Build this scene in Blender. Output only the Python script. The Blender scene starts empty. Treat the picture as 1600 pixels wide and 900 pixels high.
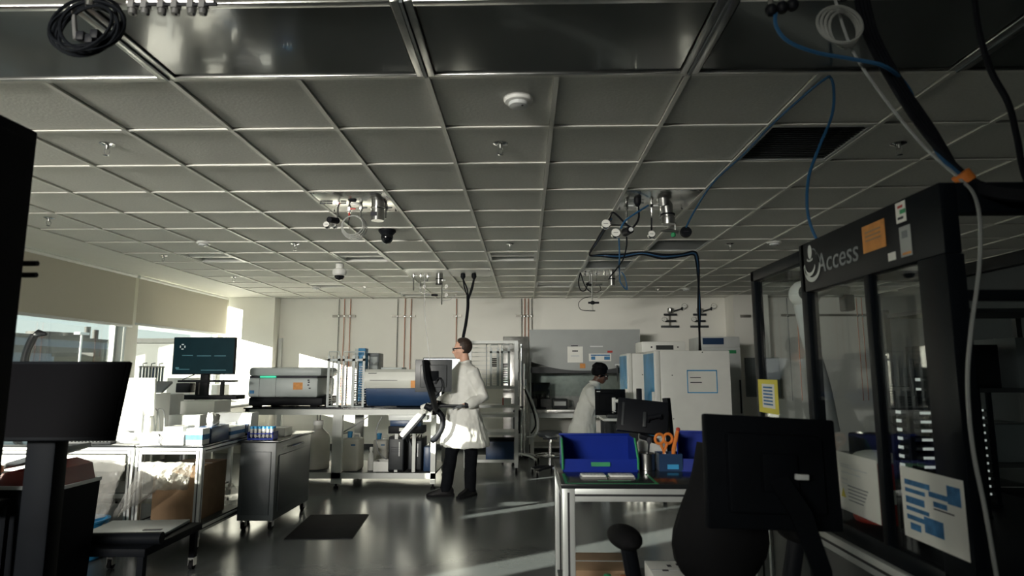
import bpy, bmesh, math, random
from mathutils import Vector, Matrix, Euler
random.seed(7)
scene = bpy.context.scene
COL = scene.collection
PI = math.pi
# ------------------------------------------------------------------ camera
FPX, PIT, YAW, CZ = 962.4, .1344, .0224, 1.43
cd = bpy.data.cameras.new('camera'); cam = bpy.data.objects.new('camera', cd); COL.objects.link(cam)
cd.sensor_width = 36; cd.lens = 36*FPX/1600; cd.clip_start = .02; cd.clip_end = 2000
cam.matrix_world = Matrix.Translation((0, 0, CZ)) @ Matrix.Rotation(YAW, 4, 'Z') @ Matrix.Rotation(PI/2+PIT, 4, 'X')
cd.dof.use_dof = True; cd.dof.focus_distance = 8.0; cd.dof.aperture_fstop = 3.2
scene.camera = cam
# ------------------------------------------------------------------ sky
wd = bpy.data.worlds.new('sky'); scene.world = wd; wd.use_nodes = True
nt = wd.node_tree; nt.nodes.clear()
wo = nt.nodes.new('ShaderNodeOutputWorld'); bg = nt.nodes.new('ShaderNodeBackground')
tc = nt.nodes.new('ShaderNodeTexCoord'); sp = nt.nodes.new('ShaderNodeSeparateXYZ'); rp = nt.nodes.new('ShaderNodeValToRGB')
nt.links.new(tc.outputs['Generated'], sp.inputs[0]); nt.links.new(sp.outputs['Z'], rp.inputs[0])
rp.color_ramp.elements[0].position = 0.0; rp.color_ramp.elements[0].color = (.80, .86, .80, 1)
rp.color_ramp.elements[1].position = .7; rp.color_ramp.elements[1].color = (.34, .52, .66, 1)
e = rp.color_ramp.elements.new(.18); e.color = (.60, .76, .78, 1)
nt.links.new(rp.outputs[0], bg.inputs[0]); nt.links.new(bg.outputs[0], wo.inputs[0])
bg.inputs[1].default_value = .72
# ------------------------------------------------------------------ sun (low, behind the camera on the left)
sl = bpy.data.lights.new('sun', 'SUN'); sl.energy = 21; sl.color = (1, .90, .77); sl.angle = R_ = math.radians(.55)
so = bpy.data.objects.new('sun', sl); COL.objects.link(so)
so.rotation_euler = Vector((.832, .555, -.215)).to_track_quat('-Z', 'Y').to_euler()
# added fill lamp behind the camera, set in a made-up window strip
al = bpy.data.lights.new('window_daylight', 'AREA'); al.shape = 'RECTANGLE'; al.size = 3.4; al.size_y = .42; al.energy = 57; al.color = (1, .96, .87); al.spread = math.radians(50)
ao = bpy.data.objects.new('window_daylight', al); COL.objects.link(ao); ao.location = (-3.6, -3.93, 2.50)
ao.rotation_euler = Vector((.275, .96, -.085)).to_track_quat('-Z', 'Z').to_euler()
# ------------------------------------------------------------------ exposure
vs = scene.view_settings
vs.view_transform = 'Standard'; vs.look = 'None'; vs.gamma = 1; vs.use_curve_mapping = False; vs.exposure = 0.88
scene.cycles.max_bounces = 16; scene.cycles.diffuse_bounces = 10; scene.cycles.glossy_bounces = 6; scene.cycles.transparent_max_bounces = 16

# ------------------------------------------------------------------ helpers
def ray(x, y):
    u = (x-800)/FPX; v = (450-y)/FPX
    return cam.matrix_world.to_3x3() @ Vector((u, v, -1))
def at(x, y, Y):
    r = ray(x, y); return Vector((0, 0, CZ)) + r*(Y/r.y)
def atz(x, y, Z):
    r = ray(x, y); return Vector((0, 0, CZ)) + r*((Z-CZ)/r.z)
def atx(x, y, X):
    r = ray(x, y); return Vector((0, 0, CZ)) + r*(X/r.x)

MATS = {}
def pm(name, rgb, rough=.5, metal=0., var=.08, scale=6., bump=0., spec=.5, trans=0., emit=0., alpha=None, coat=0., trl=0.):
    if name in MATS: return MATS[name]
    m = bpy.data.materials.new(name); m.use_nodes = True; n = m.node_tree; b = n.nodes['Principled BSDF']
    t = n.nodes.new('ShaderNodeTexCoord'); nz = n.nodes.new('ShaderNodeTexNoise'); nz.inputs['Scale'].default_value = scale; nz.inputs['Detail'].default_value = 3
    n.links.new(t.outputs['Object'], nz.inputs['Vector'])
    cr = n.nodes.new('ShaderNodeValToRGB'); c = rgb
    cr.color_ramp.elements[0].position = .3; cr.color_ramp.elements[1].position = .7
    cr.color_ramp.elements[0].color = (*[max(0, v*(1-var)) for v in c], 1); cr.color_ramp.elements[1].color = (*[min(1, v*(1+var)) for v in c], 1)
    n.links.new(nz.outputs['Fac'], cr.inputs[0]); n.links.new(cr.outputs[0], b.inputs['Base Color'])
    b.inputs['Roughness'].default_value = rough; b.inputs['Metallic'].default_value = metal
    b.inputs['Specular IOR Level'].default_value = spec; b.inputs['Coat Weight'].default_value = coat
    if trans: b.inputs['Transmission Weight'].default_value = trans
    if emit: n.links.new(cr.outputs[0], b.inputs['Emission Color']); b.inputs['Emission Strength'].default_value = emit
    if bump:
        bp = n.nodes.new('ShaderNodeBump'); bp.inputs['Strength'].default_value = bump; bp.inputs['Distance'].default_value = .01
        n.links.new(nz.outputs['Fac'], bp.inputs['Height']); n.links.new(bp.outputs[0], b.inputs['Normal'])
    out = n.nodes['Material Output']
    if alpha is not None:      # thin clear sheet: mostly see-through with a sheen
        tr = n.nodes.new('ShaderNodeBsdfTransparent'); mx = n.nodes.new('ShaderNodeMixShader'); mx.inputs[0].default_value = alpha
        n.links.new(tr.outputs[0], mx.inputs[1]); n.links.new(b.outputs[0], mx.inputs[2]); n.links.new(mx.outputs[0], out.inputs[0])
    if trl:
        tr = n.nodes.new('ShaderNodeBsdfTranslucent'); mx = n.nodes.new('ShaderNodeMixShader'); mx.inputs[0].default_value = trl
        n.links.new(cr.outputs[0], tr.inputs[0]); n.links.new(b.outputs[0], mx.inputs[1]); n.links.new(tr.outputs[0], mx.inputs[2]); n.links.new(mx.outputs[0], out.inputs[0])
    MATS[name] = m; return m
def glassmat(name, tint=(1, 1, 1), refl=.12, rough=.02):
    if name in MATS: return MATS[name]
    m = bpy.data.materials.new(name); m.use_nodes = True; n = m.node_tree; n.nodes.clear()
    o = n.nodes.new('ShaderNodeOutputMaterial'); tr = n.nodes.new('ShaderNodeBsdfTransparent'); tr.inputs[0].default_value = (*tint, 1)
    g = n.nodes.new('ShaderNodeBsdfGlossy'); g.inputs['Roughness'].default_value = rough
    f = n.nodes.new('ShaderNodeLayerWeight'); f.inputs[0].default_value = .25
    mp = n.nodes.new('ShaderNodeMath'); mp.operation = 'MULTIPLY'; mp.inputs[1].default_value = refl*6
    ad = n.nodes.new('ShaderNodeMath'); ad.operation = 'ADD'; ad.inputs[1].default_value = refl*.3; ad.use_clamp = True
    mx = n.nodes.new('ShaderNodeMixShader')
    n.links.new(f.outputs['Fresnel'], mp.inputs[0]); n.links.new(mp.outputs[0], ad.inputs[0]); n.links.new(ad.outputs[0], mx.inputs[0])
    n.links.new(tr.outputs[0], mx.inputs[1]); n.links.new(g.outputs[0], mx.inputs[2]); n.links.new(mx.outputs[0], o.inputs[0])
    MATS[name] = m; return m

class MB:
    def __init__(s): s.bm = bmesh.new()
    def _x(s, vs, M):
        if M is not None: bmesh.ops.transform(s.bm, matrix=M, verts=vs)
        return s
    def box(s, x0, x1, y0, y1, z0, z1, bev=0, M=None, seg=2):
        if x1 < x0: x0, x1 = x1, x0
        if y1 < y0: y0, y1 = y1, y0
        if z1 < z0: z0, z1 = z1, z0
        P = [(x0,y0,z0),(x1,y0,z0),(x1,y1,z0),(x0,y1,z0),(x0,y0,z1),(x1,y0,z1),(x1,y1,z1),(x0,y1,z1)]
        v = [s.bm.verts.new(p) for p in P]
        fs = [s.bm.faces.new([v[i] for i in q]) for q in ((3,2,1,0),(4,5,6,7),(0,1,5,4),(1,2,6,5),(2,3,7,6),(3,0,4,7))]
        vs = v
        if bev:
            es = list({e for f in fs for e in f.edges})
            r = bmesh.ops.bevel(s.bm, geom=es, offset=bev, segments=seg, profile=.5, affect='EDGES')
            vs = list({q for f in r['faces'] for q in f.verts} | {q for f in fs if f.is_valid for q in f.verts})
        return s._x(vs, M)
    def bx(s, c, d, bev=0, rot=None, seg=2):
        M = Matrix.Translation(c)
        if rot: M = M @ Euler(rot).to_matrix().to_4x4()
        return s.box(-d[0]/2, d[0]/2, -d[1]/2, d[1]/2, -d[2]/2, d[2]/2, bev, M, seg)
    def loft(s, rings, cap=True, closed=False):
        V = [[s.bm.verts.new(p) for p in r] for r in rings]; n = len(V[0])
        L = len(V)
        for i in range(L if closed else L-1):
            a, b = V[i], V[(i+1) % L]
            for j in range(n): s.bm.faces.new((a[j], a[(j+1) % n], b[(j+1) % n], b[j]))
        if cap and not closed:
            s.bm.faces.new(V[0][::-1]); s.bm.faces.new(V[-1])
        return s
    def tube(s, pts, r, n=8, closed=False, sq=1.):
        pts = [Vector(p) for p in pts]; L = len(pts)
        rr = r if isinstance(r, (list, tuple)) else [r]*L
        rings = []; up = None
        for i, p in enumerate(pts):
            if closed: t = pts[(i+1) % L]-pts[i-1]
            else: t = pts[min(i+1, L-1)]-pts[max(i-1, 0)]
            t = t.normalized() if t.length > 1e-9 else Vector((0,0,1))
            if up is None: up = Vector((0,0,1)) if abs(t.z) < .9 else Vector((1,0,0))
            a = (up - t*up.dot(t)); a = a.normalized() if a.length > 1e-6 else t.orthogonal().normalized()
            b = t.cross(a); up = a
            rings.append([p + (a*math.cos(k*2*PI/n)*sq + b*math.sin(k*2*PI/n))*rr[i] for k in range(n)])
        return s.loft(rings, not closed, closed)
    def cyl(s, p0, p1, r0, r1=None, n=14): return s.tube([p0, p1], [r0, r0 if r1 is None else r1], n)
    def lathe(s, prof, c=(0,0,0), n=20, M=None):
        c = Vector(c); rings = [[Vector((max(r, 1e-4)*math.cos(k*2*PI/n), max(r, 1e-4)*math.sin(k*2*PI/n), z)) for k in range(n)] for r, z in prof]
        MM = Matrix.Translation(c) if M is None else Matrix.Translation(c) @ M
        return s.loft([[MM @ p for p in q] for q in rings])
    def ball(s, c, r, n=14, rot=None):
        if not isinstance(r, (tuple, list)): r = (r, r, r)
        M = Matrix.Translation(c)
        if rot: M = M @ Euler(rot).to_matrix().to_4x4()
        M = M @ Matrix.Diagonal((*r, 1))
        m = n//2; rings = [[M @ Vector((math.sin(PI*i/m)*math.cos(k*2*PI/n), math.sin(PI*i/m)*math.sin(k*2*PI/n), -math.cos(PI*i/m))) for k in range(n)] for i in range(1, m)]
        return s.loft(rings)
    def prism(s, poly, d, o=(0,0,0), M=None):   # polygon in local xy extruded d along z
        MM = (M if M is not None else Matrix()); MM = Matrix.Translation(o) @ MM
        return s.loft([[MM @ Vector((x, y, 0)) for x, y in poly], [MM @ Vector((x, y, d)) for x, y in poly]])
    def ring(s, c, R, r, M=None, n=28, k=8):
        c = Vector(c); M = M or Matrix()
        return s.tube([c + (M.to_3x3() @ Vector((R*math.cos(2*PI*i/n), R*math.sin(2*PI*i/n), 0))) for i in range(n)], r, k, True)
    def mesh(s, name, mat, ang=38):
        bmesh.ops.recalc_face_normals(s.bm, faces=s.bm.faces)
        me = bpy.data.meshes.new(name); s.bm.to_mesh(me); s.bm.free()
        if mat: me.materials.append(mat)
        me.polygons.foreach_set('use_smooth', [True]*len(me.polygons)); me.set_sharp_from_angle(angle=math.radians(ang)); me.update()
        return me
    def build(s, name, mat, parent=None, loc=None, rz=0):
        return link(name, s.mesh(name, mat), parent, loc, rz)
def link(name, me, parent=None, loc=None, rz=0):
    o = bpy.data.objects.new(name, me); COL.objects.link(o)
    if parent is not None: o.parent = parent
    if loc is not None: o.location = loc
    if rz: o.rotation_euler.z = rz
    return o
def tag(o, label=None, cat=None, group=None, kind=None):
    if label: o['label'] = label
    if cat: o['category'] = cat
    if group: o['group'] = group
    if kind: o['kind'] = kind
    return o
def thing(name, label, cat, loc=(0,0,0), rz=0, group=None):
    o = bpy.data.objects.new(name, None); COL.objects.link(o); o.empty_display_size = .1
    o.location = loc; o.rotation_euler = (0, 0, rz)
    return tag(o, label, cat, group)
def copy_tree(o, parent=None):
    c = o.copy(); COL.objects.link(c); c.parent = parent
    for ch in list(o.children): copy_tree(ch, c)
    return c
def smooth_path(P, k=6):
    P = [Vector(p) for p in P]; out = []
    for i in range(len(P)-1):
        a, b, c, d = P[max(i-1, 0)], P[i], P[i+1], P[min(i+2, len(P)-1)]
        for j in range(k):
            t = j/k
            out.append(.5*((2*b)+(c-a)*t+(2*a-5*b+4*c-d)*t*t+(3*b-a-3*c+d)*t*t*t))
    out.append(P[-1]); return out
def cable(name, P, r, mat, parent=None, k=6, n=6):
    return MB().tube(smooth_path(P, k), r, n).build(name, mat, parent)
def text(name, body, size, mat, parent, M, ext=.001, shear=0, bold=0):
    cu = bpy.data.curves.new(name, 'FONT'); cu.body = body; cu.size = size; cu.extrude = ext; cu.shear = shear; cu.offset = bold; cu.resolution_u = 3
    t = bpy.data.objects.new(name, cu); COL.objects.link(t)
    dg = bpy.context.evaluated_depsgraph_get(); me = bpy.data.meshes.new_from_object(t.evaluated_get(dg)); me.name = name
    bpy.data.objects.remove(t); bpy.data.curves.remove(cu)
    me.transform(M); me.materials.clear(); me.materials.append(mat)
    return link(name, me, parent)
def remesh(o, vox=.01, it=4):
    m = o.modifiers.new('r', 'REMESH'); m.mode = 'VOXEL'; m.voxel_size = vox; m.use_smooth_shade = True
    s2 = o.modifiers.new('s', 'SMOOTH'); s2.iterations = it; s2.factor = .5
    dg = bpy.context.evaluated_depsgraph_get(); me = bpy.data.meshes.new_from_object(o.evaluated_get(dg))
    mt = o.data.materials[0]; old = o.data; o.modifiers.clear(); o.data = me; bpy.data.meshes.remove(old)
    me.materials.clear(); me.materials.append(mt); me.polygons.foreach_set('use_smooth', [True]*len(me.polygons))
    return o
def frameM(o, x, y):   # matrix with local x,y axes at o
    x = Vector(x).normalized(); y = Vector(y).normalized(); z = x.cross(y).normalized(); y = z.cross(x)
    return Matrix.Translation(o) @ Matrix((x, y, z)).transposed().to_4x4()

# ------------------------------------------------------------------ materials
M_ = dict(
 wall=pm('wall_paint', (.84, .83, .78), .6, var=.02, scale=2), tile=pm('ceiling_tile_mineral', (.74, .74, .70), .9, var=.05, scale=60, bump=.15),
 gyp=pm('gypsum_border', (.82, .81, .76), .7, var=.02), tbar=pm('t_bar_white', (.85, .84, .79), .4, var=.02),
 steel=pm('brushed_steel', (.46, .46, .45), .28, 1, var=.12, scale=14), chrome=pm('chrome', (.7, .7, .7), .12, 1, var=.05),
 panel=pm('glossy_grey_panel', (.13, .14, .14), .13, .0, var=.06, scale=1.5, coat=.25), spanel=pm('service_plate_steel', (.62, .62, .60), .22, 1, var=.08, scale=5),
 alu=pm('aluminium_profile', (.62, .64, .63), .36, .35, var=.06), aludark=pm('aluminium_groove', (.04, .04, .045), .5, .3),
 white=pm('white_enamel', (.86, .86, .83), .35, var=.03), wplastic=pm('white_plastic', (.87, .87, .84), .4, var=.03), lgrey=pm('light_grey_plastic', (.66, .68, .68), .4, var=.04),
 grey=pm('grey_metal_paint', (.16, .18, .19), .4, var=.06), dgrey=pm('dark_grey_plastic', (.03, .034, .038), .5, var=.1), black=pm('black_plastic', (.006, .007, .010), .55, var=.2, spec=.2),
 rubber=pm('black_rubber', (.007, .007, .008), .8, var=.2, spec=.15), screen=pm('black_glass_screen', (.006, .007, .009), .08, spec=.6, var=.1), navy=pm('navy_plastic', (.02, .05, .12), .35, var=.08),
 blue=pm('blue_bin_plastic', (.005, .024, .27), .45, var=.08, spec=.2), bluec=pm('blue_cable', (.015, .08, .18), .5, var=.1), cyan=pm('cyan_blue_print', (.05, .32, .62), .4, var=.25, scale=3),
 teal=pm('teal_plastic', (.02, .20, .42), .4), copper=pm('copper_pipe', (.52, .22, .14), .38, .7, var=.15), greyp=pm('grey_pipe', (.20, .20, .20), .4, .6),
 strut=pm('strut_steel', (.30, .29, .26), .45, .7), red=pm('red_plastic', (.45, .03, .02), .4), orange=pm('orange_plastic', (.75, .22, .04), .45), green=pm('green_tape', (.035, .30, .12), .5, var=.15),
 paper=pm('paper', (.80, .80, .76), .8, var=.03), yellow=pm('yellow_paper', (.75, .66, .10), .7), ink=pm('dark_ink', (.03, .03, .04), .8), bink=pm('blue_ink', (.05, .18, .38), .8, var=.3, scale=30),
 card=pm('cardboard', (.34, .22, .13), .8, var=.1, scale=10), bag=pm('clear_plastic_film', (.72, .71, .67), .2, alpha=.30, var=.15, scale=9, bump=.5),
 hdpe=pm('translucent_jug_plastic', (.72, .71, .66), .45, trl=.25, var=.04), skinm=pm('skin_light', (.62, .36, .26), .5, var=.08, scale=20), skinw=pm('skin_dark', (.10, .045, .028), .45, var=.1, scale=20),
 coat=pm('white_lab_coat', (.82, .83, .79), .75, var=.04, scale=12, bump=.25, trl=.15), trouser=pm('black_trousers', (.006, .007, .009), .85, var=.2, scale=20, spec=.08), shoe=pm('black_shoe', (.006, .006, .007), .5, spec=.2),
 hair=pm('dark_brown_hair', (.035, .022, .016), .55, var=.3, scale=40, bump=.5), hairb=pm('black_hair', (.004, .004, .005), .7, var=.3, scale=40, bump=.6, spec=.1), glove=pm('grey_glove', (.13, .14, .15), .5, var=.25, scale=40),
 cable=pm('black_cable', (.007, .008, .011), .6, spec=.12), wcable=pm('white_cable', (.30, .31, .31), .45), clear=pm('clear_hose', (.42, .43, .41), .25, alpha=.5), lens=glassmat('lens_glass', (.9, .92, .9), .15),
 glass=glassmat('window_glass', (.93, .97, .96), .06), eglass=glassmat('enclosure_acrylic', (.93, .95, .95), .018), blind=pm('roller_blind_fabric', (.60, .57, .49), .9, var=.03, scale=200, trl=.085),
 bwhite=pm('bench_white_enamel', (.60, .62, .60), .4, var=.03), igrey=pm('instrument_grey', (.41, .45, .45), .45, var=.04), iwhite=pm('instrument_white', (.56, .57, .53), .45, var=.03),
 matte=pm('matte_black', (.005, .006, .008), .6, var=.2, spec=.06),
 topd=pm('black_bench_top', (.018, .020, .022), .18, var=.15), amber=pm('amber_label', (.62, .26, .06), .6, var=.12, scale=30), glow=pm('green_status_light', (.03, .62, .34), .4, emit=.55), led=pm('white_status_led', (.8, .85, .8), .4, emit=.2))
# ================================================================== STRUCTURE
def struct(o): return tag(o, kind='structure')
XL, XR, YB, YF, ZC = -5.55, 6.4, 11.6, -4.0, 2.8
def floor_mat():
    m = bpy.data.materials.new('grey_epoxy_floor'); m.use_nodes = True; n = m.node_tree; b = n.nodes['Principled BSDF']
    t = n.nodes.new('ShaderNodeTexCoord'); a = n.nodes.new('ShaderNodeTexNoise'); a.inputs['Scale'].default_value = .9; a.inputs['Detail'].default_value = 5
    c = n.nodes.new('ShaderNodeTexNoise'); c.inputs['Scale'].default_value = 35
    n.links.new(t.outputs['Object'], a.inputs[0]); n.links.new(t.outputs['Object'], c.inputs[0])
    r = n.nodes.new('ShaderNodeValToRGB'); r.color_ramp.elements[0].color = (.068, .078, .082, 1); r.color_ramp.elements[1].color = (.100, .110, .112, 1)
    n.links.new(a.outputs['Fac'], r.inputs[0]); n.links.new(r.outputs[0], b.inputs['Base Color'])
    q = n.nodes.new('ShaderNodeMapRange'); q.inputs['To Min'].default_value = .17; q.inputs['To Max'].default_value = .30
    n.links.new(a.outputs['Fac'], q.inputs['Value']); n.links.new(q.outputs[0], b.inputs['Roughness'])
    bp = n.nodes.new('ShaderNodeBump'); bp.inputs['Strength'].default_value = .05; bp.inputs['Distance'].default_value = .004
    n.links.new(c.outputs['Fac'], bp.inputs['Height']); n.links.new(bp.outputs[0], b.inputs['Normal'])
    return m
struct(MB().box(XL-.3, XR+.2, YF-.2, YB+.2, -.12, 0).build('floor', floor_mat()))
DW = pm('slate_wall_paint', (.10, .115, .125), .6, var=.03, scale=2)  # rear and right walls coloured dark to cut bounce light near the camera
wb = struct(MB().box(XL-.3, XR+.2, YB, YB+.2, 0, 3.0).build('wall_back', M_['wall']))
MB().box(XL, -4.68, 11.33, YB, 0, ZC).build('pillar', M_['wall'], wb)
MB().box(3.74, 4.36, 11.12, YB, 0, ZC).build('pillar', M_['wall'], wb)
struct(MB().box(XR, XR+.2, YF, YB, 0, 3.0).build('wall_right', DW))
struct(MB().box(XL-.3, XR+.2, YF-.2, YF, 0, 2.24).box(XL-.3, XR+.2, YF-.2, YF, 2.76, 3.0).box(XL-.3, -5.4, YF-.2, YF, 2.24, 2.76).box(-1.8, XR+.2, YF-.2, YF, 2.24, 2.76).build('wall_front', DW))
w6 = MB().box(-5.4, -1.8, YF-.16, YF-.09, 2.24, 2.28).box(-5.4, -1.8, YF-.16, YF-.09, 2.72, 2.76)
for x in (-5.4, -4.213, -3.027, -1.84): w6.box(x, x+.04, YF-.16, YF-.09, 2.28, 2.72)
w6 = struct(w6.build('window_6', M_['alu']))  # made-up window strip around the added fill lamp
for x in (-5.36, -4.173, -2.987): MB().box(x, x+1.147, YF-.13, YF-.124, 2.28, 2.72).build('pane', M_['glass'], w6)
SILL = .92
PIERS = [(11.33, 11.6), (8.48, 8.74), (5.5, 5.76), (2.52, 2.78), (-.46, -.2), (-4.0, -3.44)]
wl = MB().box(XL-.25, XL, YF, YB, 0, SILL)
for a, b in PIERS: wl.box(XL-.25, XL-.03, a, b, SILL, 2.95)
wl.box(XL-.25, XL-.1, YF, YB, 2.74, 3.0)
wl = struct(wl.build('wall_left', M_['wall']))
for i in range(len(PIERS)-1):
    a, b = PIERS[i+1][1], PIERS[i][0]
    w = MB(); x0, x1 = XL-.22, XL-.15
    w.box(x0, x1, a, a+.05, SILL, 2.74).box(x0, x1, b-.05, b, SILL, 2.74).box(x0, x1, a, b, SILL, SILL+.05).box(x0, x1, a, b, 2.69, 2.74)
    wo_ = struct(w.build('window_%d' % (i+1), M_['alu']))
    MB().box(x0+.02, x0+.03, a+.05, b-.05, SILL+.05, 2.69).build('pane', M_['glass'], wo_)
    MB().box(XL-.14, XL+.04, a, b, SILL-.0, SILL+.025, .006).build('window_sill', M_['white'], wo_)
# roller blinds: the far three half raised, the unseen near ones let right down, slits set to throw sun streaks
BL = [(8.55, 11.18, 2.10, 'cream roller blind half raised nearest the white corner pillar'), (5.60, 8.48, 2.06, 'cream roller blind half raised left of the bright window post'),
      (2.74, 5.53, 2.05, 'cream roller blind half raised behind the dark cabinet on the left'), (2.14, 2.70, .97, 'narrow cream roller blind let right down, farthest of the lowered ones'),
      (1.38, 2.09, .97, 'narrow cream roller blind let right down, middle of the lowered ones'), (-.30, 1.02, .97, 'wide cream roller blind let right down near the camera'), (-3.4, -.36, .97, 'widest cream roller blind let right down behind the camera')]
for a, b, z, lab in BL:
    t = thing('roller_blind', lab, 'blind', (XL+.05, (a+b)/2, z), 0, 'roller blinds along the window wall')
    h = (b-a)/2
    MB().box(-.0015, .0015, -h, h, 0, 2.78-z).build('fabric', M_['blind'] if z > 1.5 else pm('blackout_fabric', (.30, .29, .26), .9, var=.03, scale=200), t)
    MB().box(-.010, .010, -h, h, -.025, .012, .006).build('hem_bar', M_['lgrey'], t)
    MB().cyl((0.0, -h, 2.76-z), (0.0, h, 2.76-z), .024).build('roller', M_['wplastic'], t)
bb = struct(MB().box(-4.68, 3.74, YB-.014, YB, 0, .10).build('baseboard_back', M_['dgrey']))
struct(MB().box(XL, XL+.014, YF, 11.33, 0, .10).build('baseboard_left', M_['dgrey']))

# ---- ceiling: grid with origin G0, 0.61 m tiles
GX, GY, T = -.4618, 2.7234, .61
def gx(c): return GX+c*T
def gy(r): return GY+r*T
CMIN, CMAX, RMAX = -7, 11, 15
ceil = MB().box(XL-.3, XR+.2, YF-.2, YB+.2, 2.97, 3.05).box(XL-.1, XR, YF, gy(-1), 2.8, 2.83)
ceil.box(XL-.1, gx(CMIN), gy(-1), YB, 2.8, 2.83)
ceil = struct(ceil.build('ceiling', M_['gyp']))
TROFF = [(-6, 7), (-3, 7), (0, 7), (-5, 11), (1, 11), (-3, 13)]
VENT = [(3, 1), (3, 6), (2, 8)]
SERV = [(-2, 3), (2, 3), (-2, 9), (-1, 9), (2, 9)]
skip = set(TROFF+VENT+SERV)
tm = MB().box(-T/2+.013, T/2-.013, -T/2+.013, T/2-.013, 0, .018, .003, None, 1).mesh('ceiling_tile', M_['tile'])
for r in range(0, RMAX):
    for c in range(CMIN, CMAX):
        if (c, r) in skip: continue
        y1 = min(gy(r+1), YB); x1 = min(gx(c+1), XR)
        if y1-gy(r) < T-.01 or x1-gx(c) < T-.01:
            MB().box(gx(c)+.013, x1-.005, gy(r)+.013, y1-.005, 2.806, 2.824).build('ceiling_tile', M_['tile'], ceil)
        else: link('ceiling_tile', tm, ceil, (gx(c+.5), gy(r+.5), 2.806+random.uniform(0, .002)))
for c in range(CMIN, CMAX+1):
    if gx(c) > XR-.02: continue
    MB().box(gx(c)-.012, gx(c)+.012, gy(0), YB, 2.794, 2.803).box(gx(c)-.002, gx(c)+.002, gy(0), YB, 2.803, 2.83).build('main_runner', M_['tbar'], ceil)
for r in range(0, RMAX):
    MB().box(gx(CMIN), XR, gy(r)-.012, gy(r)+.012, 2.7955, 2.8025).box(gx(CMIN), XR, gy(r)-.002, gy(r)+.002, 2.8025, 2.83).build('cross_tee', M_['tbar'], ceil)
# glossy service panels, one row right above the camera
for k, c in enumerate(range(-8, 10, 2)):
    x0, x1, y0, y1 = gx(c), gx(c+2), gy(-1), gy(0)
    if x0 < XL: x0 = XL
    if x1 > XR: x1 = XR
    p = MB().box(x0+.05, x1-.05, y0+.04, y1-.02, 2.802, 2.81).build('glossy_panel', M_['panel'], ceil)
    f = MB()
    for (a, b, cc, d) in ((x0+.01, x0+.042, y0, y1-.016), (x1-.042, x1-.01, y0, y1-.016), (x0+.042, x1-.042, y0, y0+.035), (x0+.042, x1-.042, y1-.034, y1-.016)):
        f.box(a, b, cc, d, 2.792, 2.806, .003)
    f.build('panel_frame', M_['steel'], p)
    MB().box(x0-.006, x0+.006, y0, y1-.014, 2.786, 2.81).build('panel_seam', M_['grey'], p)
# recessed lights (off) and air grilles
def troffer(c, r, lab):
    t = thing('ceiling_light', lab, 'light', (gx(c+.5), gy(r+.5), 2.8), 0, 'recessed square ceiling lights, switched off')
    h = T/2-.015; w = MB()
    for a in ((-h, h, -h, -h+.03), (-h, h, h-.03, h), (-h, -h+.03, -h+.03, h-.03), (h-.03, h, -h+.03, h-.03)): w.box(*a, -.002, .03)
    w.build('frame', M_['white'], t)
    MB().box(-h+.03, h-.03, -h+.03, h-.03, .08, .09).box(-h+.03, h-.03, -h+.02, -h+.03, .03, .08).box(-h+.03, h-.03, h-.03, h-.02, .03, .08).build('pan', M_['lgrey'], t)
    MB().loft([[(x, -.09, .03), (x, -.05, .008), (x, .05, .008), (x, .09, .03)] for x in (-h+.03, h-.03)]).build('basket', M_['wplastic'], t)
for (c, r), lab in zip(TROFF, ['switched-off square ceiling light nearest the window blinds', 'switched-off square ceiling light right of the white dome camera', 'switched-off square ceiling light above the middle of the room', 'switched-off square ceiling light in front of the corner pillar', 'switched-off square ceiling light beside the far hanging gas fittings', 'switched-off square ceiling light nearest the back wall pipes']): troffer(c, r, lab)
def vent(c, r, lab, dark=True):
    t = thing('air_grille', lab, 'air grille', (gx(c+.5), gy(r+.5), 2.8), 0, 'ceiling air grilles')
    h = T/2-.015; w = MB()
    for a in ((-h, h, -h, -h+.02), (-h, h, h-.02, h), (-h, -h+.02, -h+.02, h-.02), (h-.02, h, -h+.02, h-.02)): w.box(*a, -.002, .02)
    w.build('frame', M_['lgrey'], t)
    me = MB().bx((0, 0, 0), (2*h-.04, .022, .002), 0, (.7, 0, 0)).mesh('louvre', M_['grey'])
    me2 = MB().bx((0, 0, 0), (2*h-.04, .034, .002), 0, (.35, 0, 0)).mesh('louvre', M_['lgrey'])
    for i in range(17): link('louvre', me if dark else me2, t, (0, -h+.035+i*(2*h-.07)/16, .010))
    MB().box(-h+.02, h-.02, -h+.02, h-.02, .10, .105).build('duct_back', M_['grey' if dark else 'lgrey'], t)
for (c, r), lab in zip(VENT, ['dark ceiling air grille beside the blue looping cable', 'pale ceiling air grille behind the cluster of pressure gauges', 'pale ceiling air grille under the black cable run']): vent(c, r, lab, r == 1)

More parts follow.
